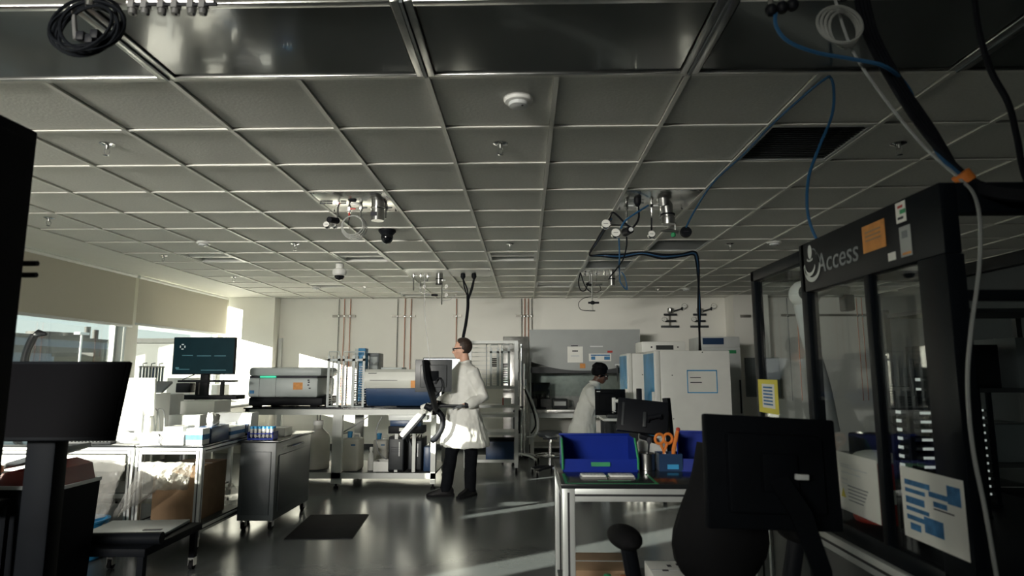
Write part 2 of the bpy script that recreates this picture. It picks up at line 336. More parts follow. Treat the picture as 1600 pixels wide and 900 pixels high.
# ---- sprinklers, smoke detectors, dome cameras
def sprinkler():
    t = thing('sprinkler_head', 'x', 'sprinkler', (0,0,0), 0, 'sprinkler heads in the ceiling')
    MB().lathe([(.045, .0), (.045, -.004), (.025, -.012), (.02, -.012)], n=16).build('escutcheon', M_['chrome'], t)
    m = MB().cyl((0,0,-.01), (0,0,-.035), .012, .010)
    for s in (-1, 1): m.tube([(s*.010,0,-.03), (s*.018,0,-.045), (s*.014,0,-.062), (0,0,-.072)], .003, 6)
    m.build('body', M_['steel'], t)
    MB().lathe([(.018, -.072), (.018, -.075), (.004, -.078)], n=12).build('deflector', M_['chrome'], t); return t
sp0 = sprinkler()
SPR = [((167,236), 'ceiling sprinkler head near the tall dark cabinet'), ((782,235), 'ceiling sprinkler head behind the near smoke detector'), ((76,348), 'ceiling sprinkler head above the near half-raised blind'),
 ((461,387), 'ceiling sprinkler head left of the black dome camera'), ((797,387), 'ceiling sprinkler head in the middle of the room'), ((1141,387), 'ceiling sprinkler head right of the black cable run'), ((1405,235), 'ceiling sprinkler head above the black glazed enclosure'),
 ((255,405), 'ceiling sprinkler head close above the far blinds'), ((365,437), 'ceiling sprinkler head by the white corner pillar'), ((570,452), 'ceiling sprinkler head above the wall pipes'), ((1028,455), 'ceiling sprinkler head nearest the wall regulators')]
for i, ((x, y), lab) in enumerate(SPR):
    o = sp0 if i == 0 else copy_tree(sp0); p = atz(x, y, 2.76); o.location = (p.x, p.y, 2.806); o['label'] = lab
    o.rotation_euler.z = .4*i
def smoke(): 
    t = thing('smoke_detector', 'x', 'detector', (0,0,0), 0, 'smoke detectors on the ceiling')
    MB().lathe([(.075, 0), (.075, -.012), (.068, -.022), (.05, -.026)], n=28).build('base', M_['wplastic'], t)
    MB().lathe([(.05, -.024), (.048, -.042), (.03, -.048), (.001, -.048)], n=24).build('sensor_cap', M_['lgrey'], t)
    MB().lathe([(.006, -.046), (.006, -.05), (.001, -.05)], (.02, -.025, 0), n=8).build('indicator', M_['dgrey'], t); return t
sm0 = smoke()
for i, ((x, y), lab) in enumerate([((810,160), 'round smoke detector nearest the camera'), ((318,381), 'round smoke detector on the left near the blinds'), ((1210,380), 'round smoke detector on the right above the glazed enclosure'), ((494,450), 'round smoke detector at the far left by the wall'), ((1072,452), 'round smoke detector at the far right by the wall')]):
    o = sm0 if i == 0 else copy_tree(sm0); p = atz(x, y, 2.785); o.location = (p.x, p.y, 2.806); o['label'] = lab
# black dome camera
p = atz(605, 362, 2.79)
t = thing('dome_camera', 'black dome security camera hanging from the ceiling', 'camera', (p.x, p.y, 2.803))
MB().lathe([(.085, 0), (.085, -.014), (.062, -.04), (.058, -.05)], n=28).build('mount', M_['black'], t)
MB().lathe([(.058, -.045), (.06, -.075), (.052, -.105), (.032, -.128), (.001, -.136)], n=28).build('dome', M_['screen'], t)
p = atz(531, 414, 2.79)
t = thing('dome_camera', 'white dome security camera with a dark lens bubble', 'camera', (p.x, p.y, 2.803))
MB().lathe([(.05, 0), (.05, -.06), (.085, -.075), (.09, -.10), (.085, -.14), (.066, -.155)], n=28).build('mount', M_['wplastic'], t)
MB().lathe([(.064, -.15), (.062, -.175), (.045, -.205), (.001, -.218)], n=28).build('dome', M_['screen'], t)

# ================================================================== OUTSIDE
struct(MB().box(-10.9, XL-.25, 4.72, 4.98, -16, 4.2).build('wall_outside_wing', M_['wall']))  # unseen wall added to block sun from the middle window bays
g = struct(MB().box(-600, -8, -200, 500, -16.2, -16).build('ground_outside', pm('outside_ground', (.03, .033, .03), .9, scale=.05, var=.2)))
cb = pm('far_facade_blue', (.13, .18, .23), .7, var=.12, scale=.05); cl = pm('far_facade_pale', (.022, .024, .022), .7, var=.06, scale=.1); cw = pm('far_window_band', (.003, .006, .009), .4)  # distance haze is put into the far facade's blue colour
def building(name, lab, x0, x1, y0, y1, z1, mat, bands, stacks):
    t = thing(name, lab, 'building', ((x0+x1)/2, (y0+y1)/2, -16)); hx, hy, h = (x1-x0)/2, (y1-y0)/2, z1+16
    MB().box(-hx, hx, -hy, hy, 0, h).build('walls', mat, t)
    MB().box(-hx-.3, hx+.3, -hy-.3, hy+.3, h, h+.8).build('roof', cl, t)
    for z in bands: MB().box(hx, hx+.15, -hy+1, hy-1, z+16, z+17.6).build('window', cw, t)
    for (yy, w, hh) in stacks:
        MB().cyl((hx-4, yy-(y0+y1)/2, h), (hx-4, yy-(y0+y1)/2, h+hh), w, None, 10).build('roof_stack', cl, t)
    return t
# far block seen through the left window
building('office_building', 'long blue-grey building with rooftop stacks seen through the left window', -130, -108, 108, 178, 8.7, cb, (1.5, 5.4, -3), [(113+1.9*i, .6, 2.4+(i*37 % 3)*.6) for i in range(8)]+[(141, 3.5, 1.8), (149, 3.5, 2.0), (155, .7, 4), (158, .7, 3.4)])
building('office_building', 'pale low building with a flat roof outside the far window', -70, -56, 108, 150, 6.4, pm('far_facade_white', (.085, .09, .085), .7), (2.4, -1.2, -5), [(118, .5, 2)])
building('low_annexe', 'small cream annexe in front of the blue building', -96, -88, 124, 134, 4.4, pm('far_facade_cream', (.10, .09, .06), .8), (), [])
t = thing('light_mast', 'thin white mast standing before the blue building', 'mast', (-76.8, 105, -16)); MB().cyl((0,0,0), (0,0,24), .25, .16).build('pole', M_['white'], t); MB().box(-.5, .5, -1.2, 1.2, 23.7, 24.1).build('lamp_arm', M_['white'], t)
# ================================================================== CEILING SERVICES
def off(p, o): return Vector(p)-Vector(o)
def plate(t, w, d, mat='spanel'):
    o = MB().box(-w/2+.014, w/2-.014, -d/2+.014, d/2-.014, -.004, .006, .002).build('plate', M_[mat], t)
    for sx in (-1, 1):
        for sy in (-1, 1): MB().lathe([(.007, -.004), (.006, -.009), (.001, -.010)], (sx*(w/2-.04), sy*(d/2-.04), 0), 8).build('screw', M_['dgrey'], o)
def gauge(t, c, r, face=(0, -1, .25), mat='paper', name='pressure_gauge'):
    f = Vector(face).normalized(); q = f.to_track_quat('Z', 'Y').to_matrix().to_4x4()
    o = MB().lathe([(r*.9, -.03), (r, -.02), (r, .006), (r*.9, .010), (r*.88, .004), (.001, .004)], c, 20, q).build(name, M_['chrome'] if mat == 'paper' else M_['black'], t)
    MB().lathe([(r*.86, .004), (r*.86, .0065), (.001, .0065)], c, 20, q).build('dial', M_[mat], o)
    MB().bx(Vector(c)+f*.009, (r*.9, .003, .003), 0, None).build('needle', M_['ink'], o)
    return o
def valve(t, c, mat='steel', h=.02, handle='lgrey'):
    c = Vector(c); o = MB().cyl(c+Vector((0,0,.03)), c-Vector((0,0,.03)), .014, None, 10).lathe([(.02, -.012), (.02, .012)], c, 6).build('valve', M_[mat], t)
    MB().bx(c+Vector((.03, -.012, 0)), (.05, .008, .012), .002).build('valve_handle', M_[handle], o); return o
def drop(t, p, L, mat='steel', r=.008): return MB().cyl(p, Vector(p)-Vector((0, 0, L)), r, None, 8).build('pipe', M_[mat], t)

# A: left bright plate with exhaust spout and hose coil
ox, oy = gx(-1.5), gy(3.5); O = Vector((ox, oy, 2.8))
t = thing('ceiling_service_panel', 'bright ceiling utility plate with clear hose coil and steel exhaust spout', 'service panel', O)
plate(t, T, T)
a = lambda x, y, Y=4.85: at(x, y, Y)-O
p = a(590, 345, 4.84); MB().tube([(p.x, p.y, 0), (p.x, p.y, p.z*.45), (p.x, p.y, p.z)], [.052, .052, .052], 20).build('exhaust_spout', M_['steel'], t)
MB().lathe([(.058, .0), (.060, .006), (.060, .014), (.053, .014)], (p.x, p.y, p.z*.42), 20).build('spout_collar', M_['chrome'], t)
MB().bx((p.x-.02, p.y-.052, p.z*.72), (.05, .006, .03)).build('spout_label', M_['ink'], t)
for (x, y, m, hd) in ((528, 318, 'steel', 'red'), (546, 327, 'chrome', 'red'), (564, 325, 'steel', 'dgrey'), (603, 325, 'steel', 'dgrey')):
    q = a(x, y, 4.9); MB().cyl((q.x, q.y, 0), (q.x, q.y, q.z), .010, None, 8).build('pipe', M_[m], t); valve(t, q, m, .02, hd)
    MB().cyl(q, q-Vector((0, 0, .09)), .008, .006, 8).build('hose_barb', M_['red' if x == 546 else 'steel'], t)
MB().tube([a(546, 317, 4.9), a(555, 320, 4.9), a(566, 317, 4.9)], .010, 8).build('manifold', M_['wplastic'], t)
MB().tube([a(545, 309, 4.78), a(552, 311, 4.78), a(556, 314, 4.78)], [.02, .026, .012], 8).build('socket', M_['black'], t)
for k in range(4):
    c = a(551+k*.8, 352+k*1.2, 4.86+k*.012); MB().ring(c, .082+.006*k, .0055, Matrix.Rotation(1.45+.06*k, 4, 'X') @ Matrix.Rotation(.1*k, 4, 'Y'), 36, 6).build('hose_coil', M_['clear'], t)
cable('cord', [a(548, 335, 4.88), a(545, 345, 4.88), a(545, 352, 4.88)], .004, M_['black'], t)
q = a(527, 345, 4.9); MB().cyl(a(528, 325, 4.9), q, .008, None, 8).build('pipe', M_['steel'], t)
MB().cyl(q, a(514, 343, 4.80), .026, .024, 14).build('regulator', M_['black'], t)
gauge(t, a(510, 351, 4.85), .028); gauge(t, a(522, 352, 4.92), .022)
for (x, y) in ((505, 305), (515, 308), (537, 303)): q = a(x, y); MB().bx((q.x, q.y, -.012), (.05, .012, .012), .003).build('outlet', M_['dgrey'], t)

# B: right plate with gauges
ox, oy = gx(2.5), gy(3.5); O = Vector((ox, oy, 2.8))
t = thing('ceiling_service_panel', 'steel ceiling utility plate with round pressure gauges and a black disc', 'service panel', O)
plate(t, T, T)
p = a(1040, 318, 4.82); p2 = a(1040, 345, 4.86)
MB().tube([(p.x-.02, p.y, 0), (p.x-.018, p.y, p.z*.7), (p2.x+.01, p2.y, p.z*1.1), (p2.x+.02, p2.y, p2.z)], [.05, .05, .05, .046], 20).build('exhaust_spout', M_['steel'], t)
MB().lathe([(.052, -.03), (.054, -.02), (.054, .025), (.05, .03)], (p2.x+.02, p2.y, p2.z), 20).build('spout_cap', M_['steel'], t)
MB().lathe([(.056, -.006), (.056, .006)], (p2.x+.02, p2.y, p2.z+.05), 20).build('clamp_band', M_['black'], t)
for (x, y, L) in ((979, 322, .10), (996, 318, .07), (1018, 322, .10), (1033, 335, .06)):
    q = a(x, y, 4.88); MB().cyl((q.x, q.y, 0), (q.x, q.y, q.z), .010, None, 8).build('pipe', M_['chrome'], t); valve(t, q, 'chrome'); MB().cyl(q, q-Vector((0, 0, L)), .007, None, 8).build('hose_barb', M_['chrome'], t)
q = a(996, 312, 4.8); MB().lathe([(.026, .06), (.03, .03), (.03, -.02), (.018, -.05), (.001, -.06)], q, 16).build('power_plug', M_['black'], t)
gauge(t, a(946.5, 350, 4.86), .040); gauge(t, a(962, 364, 4.84), .040); gauge(t, a(1018, 366, 4.86), .031)
MB().tube([a(955, 351, 4.88), a(968, 352, 4.89), a(979, 352, 4.9)], .008, 8).build('pipe', M_['steel'], t)
MB().tube([a(979, 335, 4.9), a(980, 352, 4.9), a(980, 368, 4.9)], .008, 8).build('pipe', M_['steel'], t)
MB().cyl(a(977, 363, 4.92), a(985, 359, 4.78), .034, .030, 16).build('regulator', M_['black'], t)
q = a(986, 358.5, 4.775); MB().lathe([(.018, -.004), (.018, .003), (.001, .003)], q, 14, Vector((.1, -1, .3)).to_track_quat('Z', 'Y').to_matrix().to_4x4()).build('regulator_cap', M_['lgrey'], t)
MB().tube([a(1018, 340, 4.88), a(1018, 352, 4.88), a(1018, 360, 4.87)], .007, 8).build('pipe', M_['black'], t)
q = a(1055, 348, 4.88); MB().cyl(q, a(1055, 364, 4.88), .007, None, 8).build('pipe', M_['steel'], t)
MB().tube([a(1032, 361, 4.88), a(1045, 360, 4.88), a(1060, 363, 4.88)], [.006, .016, .012], 10).build('regulator', M_['steel'], t)
MB().ball(a(1052, 367, 4.86), .022, 10).build('green_knob', M_['green'], t)
gauge(t, a(1072, 362, 4.84), .045, (0, -1, .2), 'black', 'black_disc')
cable('hose', [a(997, 318, 4.8), a(998, 340, 4.8), a(990, 354, 4.8), a(980, 352, 4.82), a(966, 338, 4.85), a(957, 332, 4.9), a(953, 342, 5.0)], .008, M_['cable'], t)
cable('hose', [a(1013, 321, 4.85), a(1000, 329, 4.8), a(978, 344, 4.8), a(970, 357, 4.84)], .008, M_['bluec'], t)
cable('hose', [a(967, 372, 4.84), a(968, 400, 4.9), a(967, 420, 5.0)], .006, M_['bluec'], t)
cable('hose', [a(979, 370, 4.9), a(979, 385, 4.9), a(972, 408, 4.95), a(952, 434, 5.0)], .006, M_['cable'], t)

# C: far double plate with the dark plugs
O = Vector((gx(-1), gy(9.5), 2.8))
t = thing('ceiling_service_panel', 'long white ceiling utility plate with two black plugs and gas lines', 'service panel', O)
plate(t, 2*T, T, 'white'); Yc = 8.55
b = lambda x, y, Y=Yc: at(x, y, Y)-O
for (x, y0, y1) in ((646, 423, 454), (657, 423, 448), (668, 424, 440), (690, 430, 476)):
    p = b(x, y1); MB().cyl((p.x, p.y, 0), p, .010, None, 8).build('pipe', M_['steel'], t); valve(t, (p.x, p.y, b(x, y0+8).z), 'steel')
p = b(686, 444); MB().cyl((p.x, p.y, 0), p, .045, None, 16).build('exhaust_spout', M_['steel'], t)
for y in (436, 444): MB().lathe([(.05, -.005), (.05, .005)], (p.x, p.y, b(686, y).z), 16).build('clamp_band', M_['black'], t)
for (x, y) in ((663, 447.5), (697.5, 447.5), (697.5, 461)): gauge(t, b(x, y), .028, (0, -1, .1))
MB().cyl(b(674, 461), b(684, 461), .013, None, 8).build('coupling', M_['black'], t)
cable('tube', [b(657, 448), b(658, 457), b(675, 460)], .004, M_['greyp'], t); cable('tube', [b(691, 453), b(708, 455), b(725, 457)], .004, M_['greyp'], t); cable('tube', [b(691, 470), b(703, 468), b(713, 460)], .004, M_['greyp'], t)
for (x, dx) in ((723.5, 0), (740.5, 1)):
    p = b(x, 421); q = b(x+dx*.5, 437)
    MB().tube([(p.x, p.y, 0), (p.x, p.y, -.02), ((p.x+q.x)/2, q.y, q.z*.6), (q.x, q.y, q.z)], [.026, .034, .036, .012], 12).build('power_plug', M_['black'], t)
O0 = Vector((0, 0, 0))
hb = thing('hanging_power_cable', 'thick black power cable splitting into four leads below the ceiling plugs', 'cable', at(722, 535, 8.5))
Oh = Vector(hb.location)
for P in ([(723.5, 436), (726, 450), (731, 466), (731, 480)], [(724, 437), (730, 452), (731.5, 468), (731, 480)], [(740, 437), (736, 452), (732, 466), (731, 480)], [(741, 437), (738, 452), (732.5, 468), (731, 480)]):
    cable('lead', [at(x, y, 8.55)-Oh for x, y in P], .010, M_['cable'], hb)
cable('trunk', [at(x, y, 8.55)-Oh for x, y in ((731, 462), (731, 480), (728, 505), (723, 532), (721, 560))], .022, M_['cable'], hb, 6, 8)
tag(cable('thin_cable', [at(x, y, 8.5) for x, y in ((663.5, 424), (663.5, 470), (664.5, 500), (668, 535), (672, 566))], .004, M_['greyp']), 'thin grey line hanging straight down behind the man', 'cable')

# D: far right cluster
O = Vector((gx(2.5), gy(9.5), 2.8))
t = thing('ceiling_service_panel', 'far ceiling utility plate crowded with valves above the safety cabinet', 'service panel', O)
plate(t, T, T); Yd = 8.5
d = lambda x, y, Y=Yd: at(x, y, Y)-O
p = d(956, 446); MB().cyl((p.x, p.y, 0), p, .045, None, 16).build('exhaust_spout', M_['steel'], t); MB().lathe([(.05, -.006), (.05, .006)], (p.x, p.y, d(956, 436).z), 16).build('clamp_band', M_['black'], t)
for (x, y1, m) in ((914, 432, 'chrome'), (922, 446, 'steel'), (932, 440, 'chrome'), (945, 436, 'chrome'), (925.5, 486, 'steel')):
    p = d(x, y1); MB().cyl((p.x, p.y, 0), p, .009, None, 8).build('pipe', M_[m], t); valve(t, (p.x, p.y, d(x, 428).z), m)
MB().cyl(d(916, 443), d(924, 446), .022, .018, 12).build('regulator', M_['black'], t); MB().cyl(d(930, 445), d(941, 444), .016, None, 10).build('regulator', M_['steel'], t)
MB().ball(d(926, 473), (.035, .03, .028), 12).build('regulator_body', M_['black'], t); MB().cyl(d(919, 473), d(936, 473), .014, None, 10).build('regulator_stem', M_['black'], t)
MB().cyl(d(921, 485.5), d(930, 485.5), .009, None, 8).build('tee', M_['steel'], t)
cable('tube', [d(926, 463), d(912, 466), d(904, 474), (d(908, 484)), d(924, 485.5)], .0045, M_['cable'], t)
cable('hose', [d(908, 422), d(904, 440), d(907, 453), d(914, 454), d(918, 445), d(921, 440)], .008, M_['cable'], t)
cable('hose', [d(907, 425), d(912, 442), d(918, 452), d(926, 458)], .007, M_['cable'], t)
cable('hose', [d(937, 446), d(939, 453), d(932, 457), d(926, 456)], .005, M_['cable'], t)
cb_ = tag(cable('blue_hose', [at(x, y, 7.9) for x, y in ((967, 398), (968, 425), (969, 440), (976, 450), (980, 452), (979, 445), (976, 432), (971, 425))], .009, M_['bluec']), 'short blue hose hanging in a loop beside the far valve cluster', 'hose')

# E, F: fittings on the near glossy panels
O = at(140, 0, 2.0); O.z = 2.8
t = thing('ceiling_hose_coil', 'dark coil of hose hanging from the near glossy ceiling panel', 'hose coil', O)
e_ = lambda x, y, Y=2.0: at(x, y, Y)-O
for k in range(7): MB().ring(e_(138+random.uniform(-8, 8), 40+random.uniform(-6, 10), 1.97+.015*k), .10+.006*k*random.uniform(.3, 1), .006, Matrix.Rotation(1.35+random.uniform(-.2, .2), 4, 'X') @ Matrix.Rotation(random.uniform(-.2, .2), 4, 'Y'), 32, 6).build('hose_coil', M_['matte'], t)
p = e_(140, 10); MB().cyl((p.x, p.y, 0), p, .014, None, 10).build('pipe', M_['steel'], t); MB().cyl(e_(115, 12), e_(118, 62), .008, None, 8).build('pipe', M_['greyp'], t)
for (x, y) in ((128, 58), (142, 62), (150, 55)): MB().bx(e_(x, y), (.03, .03, .035), .006).build('fitting', M_['black'], t)
O = at(265, 0, 2.05); O.z = 2.8
t = thing('ceiling_valve_row', 'row of small dark valves at the top edge on the near ceiling panel', 'valves', O)
MB().tube([e_(200, 4), e_(265, 3), e_(335, 4)], .010, 8).build('manifold', M_['steel'], t)
for x in (208, 228, 254, 275, 300, 318): 
    q = e_(x, 8); q0 = Vector((q.x, q.y, 0)); MB().cyl(q0, q, .009, None, 8).build('pipe', M_['steel'], t); valve(t, e_(x, 10), 'greyp', .02, 'black'); MB().cyl(e_(x, 10), e_(x+random.choice((0, 3)), 24), .007, .004, 8).build('hose_barb', M_['black'], t)
O = at(1310, 0, 2.0); O.z = 2.8
t = thing('ceiling_hose_coil', 'pale clear hose coil hanging from the near ceiling above the glazed enclosure', 'hose coil', O)
for k in range(4): MB().ring(e_(1312+2*k, 38+3*k, 1.98+.012*k), .075-.004*k, .0055, Matrix.Rotation(1.4+.08*k, 4, 'X') @ Matrix.Rotation(.12*k, 4, 'Y'), 32, 6).build('hose_coil', M_['clear'], t)
p = e_(1318, 0); MB().cyl((p.x, p.y, 0), p, .012, None, 10).build('pipe', M_['chrome'], t)
for (x, y) in ((1205, 16), (1222, 12), (1238, 8)): 
    q = e_(x, y); MB().cyl((q.x, q.y, 0), q, .010, None, 8).build('pipe', M_['steel'], t); MB().ball(q, .022, 10).build('fitting', M_['black'], t)
tag(cable('blue_hose', [at(x, y, Y) for x, y, Y in ((1212, 18, 2.0), (1213, 42, 2.0), (1232, 65, 2.0), (1275, 82, 2.0), (1330, 92, 1.98), (1385, 105, 1.96), (1420, 140, 2.05), (1440, 190, 1.95), (1470, 245, 1.85), (1510, 282, 1.78))], .007, M_['bluec'], k=5), 'blue hose sagging across the near ceiling above the glazed enclosure', 'hose')
tb = thing('cable_bundle', 'thick black cable bundle with an orange tie drooping onto the glazed enclosure', 'cable', at(1505, 282, 1.8)); Ob = Vector(tb.location)
for k in range(4):
    dx = (-7, -2, 4, 9)[k]
    cable('cable', [at(x+dx*(1 if y < 250 else .2), y+dx*(0 if y < 250 else .8), Y)-Ob for x, y, Y in ((1345, -5, 2.15), (1360, 55, 2.1), (1400, 130, 2.0), (1450, 205, 1.9), (1505, 276, 1.8), (1550, 298, 1.74), (1620, 305, 1.68))], .010, M_['cable'], tb, 6, 8)
MB().tube([at(1500, 271, 1.79)-Ob, at(1511, 284, 1.79)-Ob], .026, 10).bx(at(1515, 278, 1.78)-Ob, (.03, .01, .012)).build('tie', M_['orange'], tb)
tag(cable('white_cable', [at(x, y, Y) for x, y, Y in ((1305, 0, 2.05), (1330, 75, 2.03), (1375, 145, 1.98), (1440, 225, 1.9), (1500, 280, 1.78), (1522, 305, 1.7), (1531, 345, 1.62), (1530, 420, 1.6), (1517, 520, 1.58), (1512, 600, 1.58), (1520, 700, 1.58), (1540, 800, 1.58), (1558, 905, 1.58))], .005, M_['wcable'], k=5), 'long white cable dropping from the ceiling past the glazed enclosure', 'cable')
tag(cable('black_cable', [at(x, y, 1.75) for x, y in ((1522, -5), (1530, 50), (1548, 110), (1575, 160), (1588, 210), (1600, 270), (1625, 330))], .009, M_['cable']), 'single black cable at the far right under the ceiling', 'cable')
# blue cable along the grid then down to the enclosure
P = [at(1072, 355, 4.84), at(1085, 330, 4.7)] + [atz(x, y, 2.765) for x, y in ((1113, 287), (1160, 243), (1205, 196), (1250, 155), (1288, 124))]
P += [at(1298, 122, 2.72), at(1303, 142, 2.72), at(1300, 180, 2.72), at(1280, 230, 2.7), at(1264, 275, 2.68), at(1261, 320, 2.66), at(1266, 350, 2.65), at(1276, 374, 2.64)]
tag(cable('blue_cable', P, .007, M_['bluec'], k=5), 'blue cable looping from the ceiling down to the top of the glazed enclosure', 'cable')
# black run across to the incubator
rb = thing('cable_run', 'black and blue cable run crossing the ceiling and dropping to the white incubator', 'cable', at(1093, 548, 7.3)); Or = Vector(rb.location)
for k in range(3):
    w = (0, 3, 6)[k]
    P = [atz(955-k, 342, 2.765), atz(935-k, 375, 2.765), atz(921, 398, 2.77), at(940, 398+w*.4, 6.78), at(970, 398+w*.8, 6.78), at(1003, 394+w*.6, 6.78), at(1035, 398+w, 6.78), at(1065, 397+w*.6, 6.78), at(1083, 393+w*.8, 6.78), at(1090-w*.5, 400+w, 6.78), at(1092-w*.3, 430, 6.78), at(1091+w*.5, 480, 6.78), at(1093, 520, 6.9), at(1093+w*.3, 548, 7.3)]
    cable('cable', [p-Or for p in P], (.012, .010, .010)[k], M_['cable' if k != 1 else 'bluec'], rb, 5)
# ================================================================== BACK WALL
def pipes(xs, struts, lab, mats, zlow=.9):
    X0 = at(xs[0], 500, YB-.05).x
    t = thing('wall_pipes', lab, 'pipes', (X0, YB-.05, zlow), 0, 'vertical pipe drops on the back wall')
    for x, m in zip(xs, mats):
        X = at(x, 500, YB-.05).x-X0
        MB().cyl((X, 0, 0), (X, 0, 2.79-zlow), .0075, None, 8).build('pipe', M_[m], t)
        MB().bx((X, -.014, at(x, 494, YB-.05).z-zlow), (.03, .012, .035), .003).build('clamp', M_['chrome'], t)
    a_, b_ = [at(x, 494, YB-.05).x-X0 for x in struts]; z = at(600, 494, YB).z-zlow
    MB().box(a_, b_, .012, .046, z-.022, z+.022).build('strut_channel', M_['strut'], t)
pipes((529, 537.5, 547), (519, 555), 'three vertical pipes on the wall above the leftmost instrument', ('greyp', 'copper', 'copper'))
pipes((621, 632.5, 642), (612, 649), 'three vertical pipes on the wall left of the standing man', ('greyp', 'copper', 'copper'))
pipes((713,), (708, 721), 'single copper pipe drop on the wall behind the standing man', ('copper',))
pipes((815, 820, 825.5, 831), (806, 833), 'four vertical pipes on the wall left of the safety cabinet', ('greyp', 'copper', 'copper', 'greyp'), 1.2)
pipes((1231, 1246, 1340, 1348), (1222, 1358), 'copper pipes on the back wall seen through the glazed enclosure', ('greyp', 'copper', 'copper', 'copper'))
p = at(1157, 494, 11.1); q = at(1173, 494, 11.1)
tag(MB().box(p.x, q.x, 11.08, 11.12, p.z-.025, p.z+.025, .004).build('strut_channel', M_['strut']), 'short bare strut channel on the right pillar', 'bracket')
def wallreg(x, lab):
    o = at(x, 510, YB-.06); t = thing('wall_regulator', lab, 'regulator', (o.x, YB, o.z), 0, 'gas regulators on the back wall')
    MB().box(-.17, .17, -.03, 0, -.02, .02, .004).build('strut_channel', M_['dgrey'], t)
    MB().box(-.02, .02, -.02, 0, .02, .30).build('upright', M_['strut'], t)
    for z, w in ((.10, .20), (.22, .24)): MB().cyl((-w/2, -.06, z), (w/2, -.06, z), .02, None, 10).build('pipe', M_['dgrey'], t)
    MB().lathe([(.05, -.05), (.06, -.02), (.06, .03), (.03, .05)], (0, -.07, .30), 14).build('regulator_body', M_['steel'], t)
    MB().cyl((.05, -.06, .28), (.22, -.06, .33), .014, None, 8).build('outlet_pipe', M_['dgrey'], t)
    gauge(t, (.26, -.09, .38), .05); gauge(t, (-.12, -.09, .13), .045)
    valve(t, (.22, -.06, .33), 'black')
wallreg(1048, 'left of two dark gas regulators high on the back wall'); wallreg(1094, 'right of two dark gas regulators, behind the hanging black cable')
# thin dark conduit in the corner of the left pillar
tag(MB().box(-4.66, -4.60, 11.53, 11.6, .9, 2.05, .004).build('wall_conduit', M_['lgrey']), 'grey vertical conduit in the corner beside the left pillar', 'conduit')

# ================================================================== generic helpers for lab furniture
def caster(t, c, r=.035, mat='rubber'):
    c = Vector(c); o = MB().cyl((c.x-.014, c.y, r), (c.x+.014, c.y, r), r, None, 14).build('caster', M_[mat], t)
    MB().box(c.x-.022, c.x-.017, c.y-.02, c.y+.02, r, r*2+.02).box(c.x+.017, c.x+.022, c.y-.02, c.y+.02, r, r*2+.02).box(c.x-.022, c.x+.022, c.y-.022, c.y+.022, r*2+.015, r*2+.025).build('fork', M_['steel'], o)
def monitor(name, lab, w, h, loc, rz, tilt=0, bez=.012, backcol='black', scr='screen', stand=None, th=.035, cat='monitor'):
    # faces local -Y; origin at screen centre
    t = thing(name, lab, cat, loc, rz); Rm = Matrix.Rotation(tilt, 4, 'X')
    MB().box(-w/2, w/2, -th*.35, th*.25, -h/2, h/2, .006, Rm).box(-w*.36, w*.36, th*.2, th*.75, -h*.36, h*.34, .01, Rm).build('casing', M_[backcol] if isinstance(backcol, str) else backcol, t)
    MB().box(-w/2+bez, w/2-bez, -th*.35-.002, -th*.35+.001, -h/2+bez, h/2-bez, 0, Rm).build('screen', M_[scr] if isinstance(scr, str) else scr, t)
    MB().bx(Rm @ Vector((0, th*.9, 0)), (.11, .025, .11), .004, (tilt, 0, 0)).build('mount_plate', M_['matte'], t)
    if stand:
        zz, yy = stand
        MB().tube([Rm @ Vector((0, th, -.02)), (0, yy+.02, -.06), (0, yy+.02, zz+.02)], [.02, .022, .025], 10).build('stand_neck', M_[backcol], t)
        MB().box(-w*.24, w*.24, yy-.1, yy+.1, zz, zz+.012, .005).build('stand_base', M_[backcol], t)
    return t
def jug(name, lab, loc, r, h, mat='hdpe', cap='wplastic', group=None, square=False):
    t = thing(name, lab, 'jug', loc, 0, group)
    prof = [(r*.96, 0), (r, .01), (r, h*.62), (r*.93, h*.70), (r*.5, h*.80), (r*.36, h*.84), (r*.36, h*.93)]
    MB().lathe(prof, n=24).build('body', M_[mat], t)
    MB().lathe([(r*.42, h*.91), (r*.42, h), (r*.36, h*1.01)], n=20).build('cap', M_[cap], t)
    for s in (-1, 1): MB().cyl((s*r*.12, 0, h), (s*r*.14, 0, h*1.14), .006, None, 6).build('tube_port', M_['dgrey'], t)
    return t

# ================================================================== CENTRAL BENCH
BY0, BY1, BX0, BX1, BT = 7.78, 8.85, -3.52, -1.12, .98
t = thing('instrument_bench', 'long white steel bench with a thin dark top carrying the two instruments', 'bench', ((BX0+BX1)/2, (BY0+BY1)/2, 0)); hw, hd = (BX1-BX0)/2, (BY1-BY0)/2
MB().box(-hw-.02, hw+.02, -hd-.01, hd, BT-.02, BT, .004).build('bench_top', M_['topd'], t)
MB().box(-hw, hw, -hd, -hd+.05, BT-.09, BT-.02).box(-hw, hw, hd-.05, hd, BT-.09, BT-.02).box(-hw, -hw+.05, -hd, hd, BT-.09, BT-.02).box(hw-.05, hw, -hd, hd, BT-.09, BT-.02).build('top_frame', M_['bwhite'], t)
MB().box(-hw, hw, -hd+.01, hd-.01, .17, .19).build('lower_shelf', M_['dgrey'], t)
MB().box(-hw, hw, -hd, -hd+.04, .12, .19).box(-hw, hw, hd-.04, hd, .12, .19).build('shelf_frame', M_['bwhite'], t)
for x in (-hw, -.09, hw-.06):
    for y in (-hd, hd-.06):
        wv = .12 if x == -.09 else .06
        MB().box(x, x+wv, y, y+.06, .06, BT-.09).build('leg', M_['bwhite'], t); MB().lathe([(.03, 0), (.03, .02), (.012, .03), (.012, .07)], (x+wv/2, y+.03, 0), 12).build('foot', M_['rubber'], t)
for x in (-.05+.75, hw-.28): MB().box(x-.02, x+.02, -hd+.06, -hd+.09, .19, BT-.09).build('upright', M_['bwhite'], t)

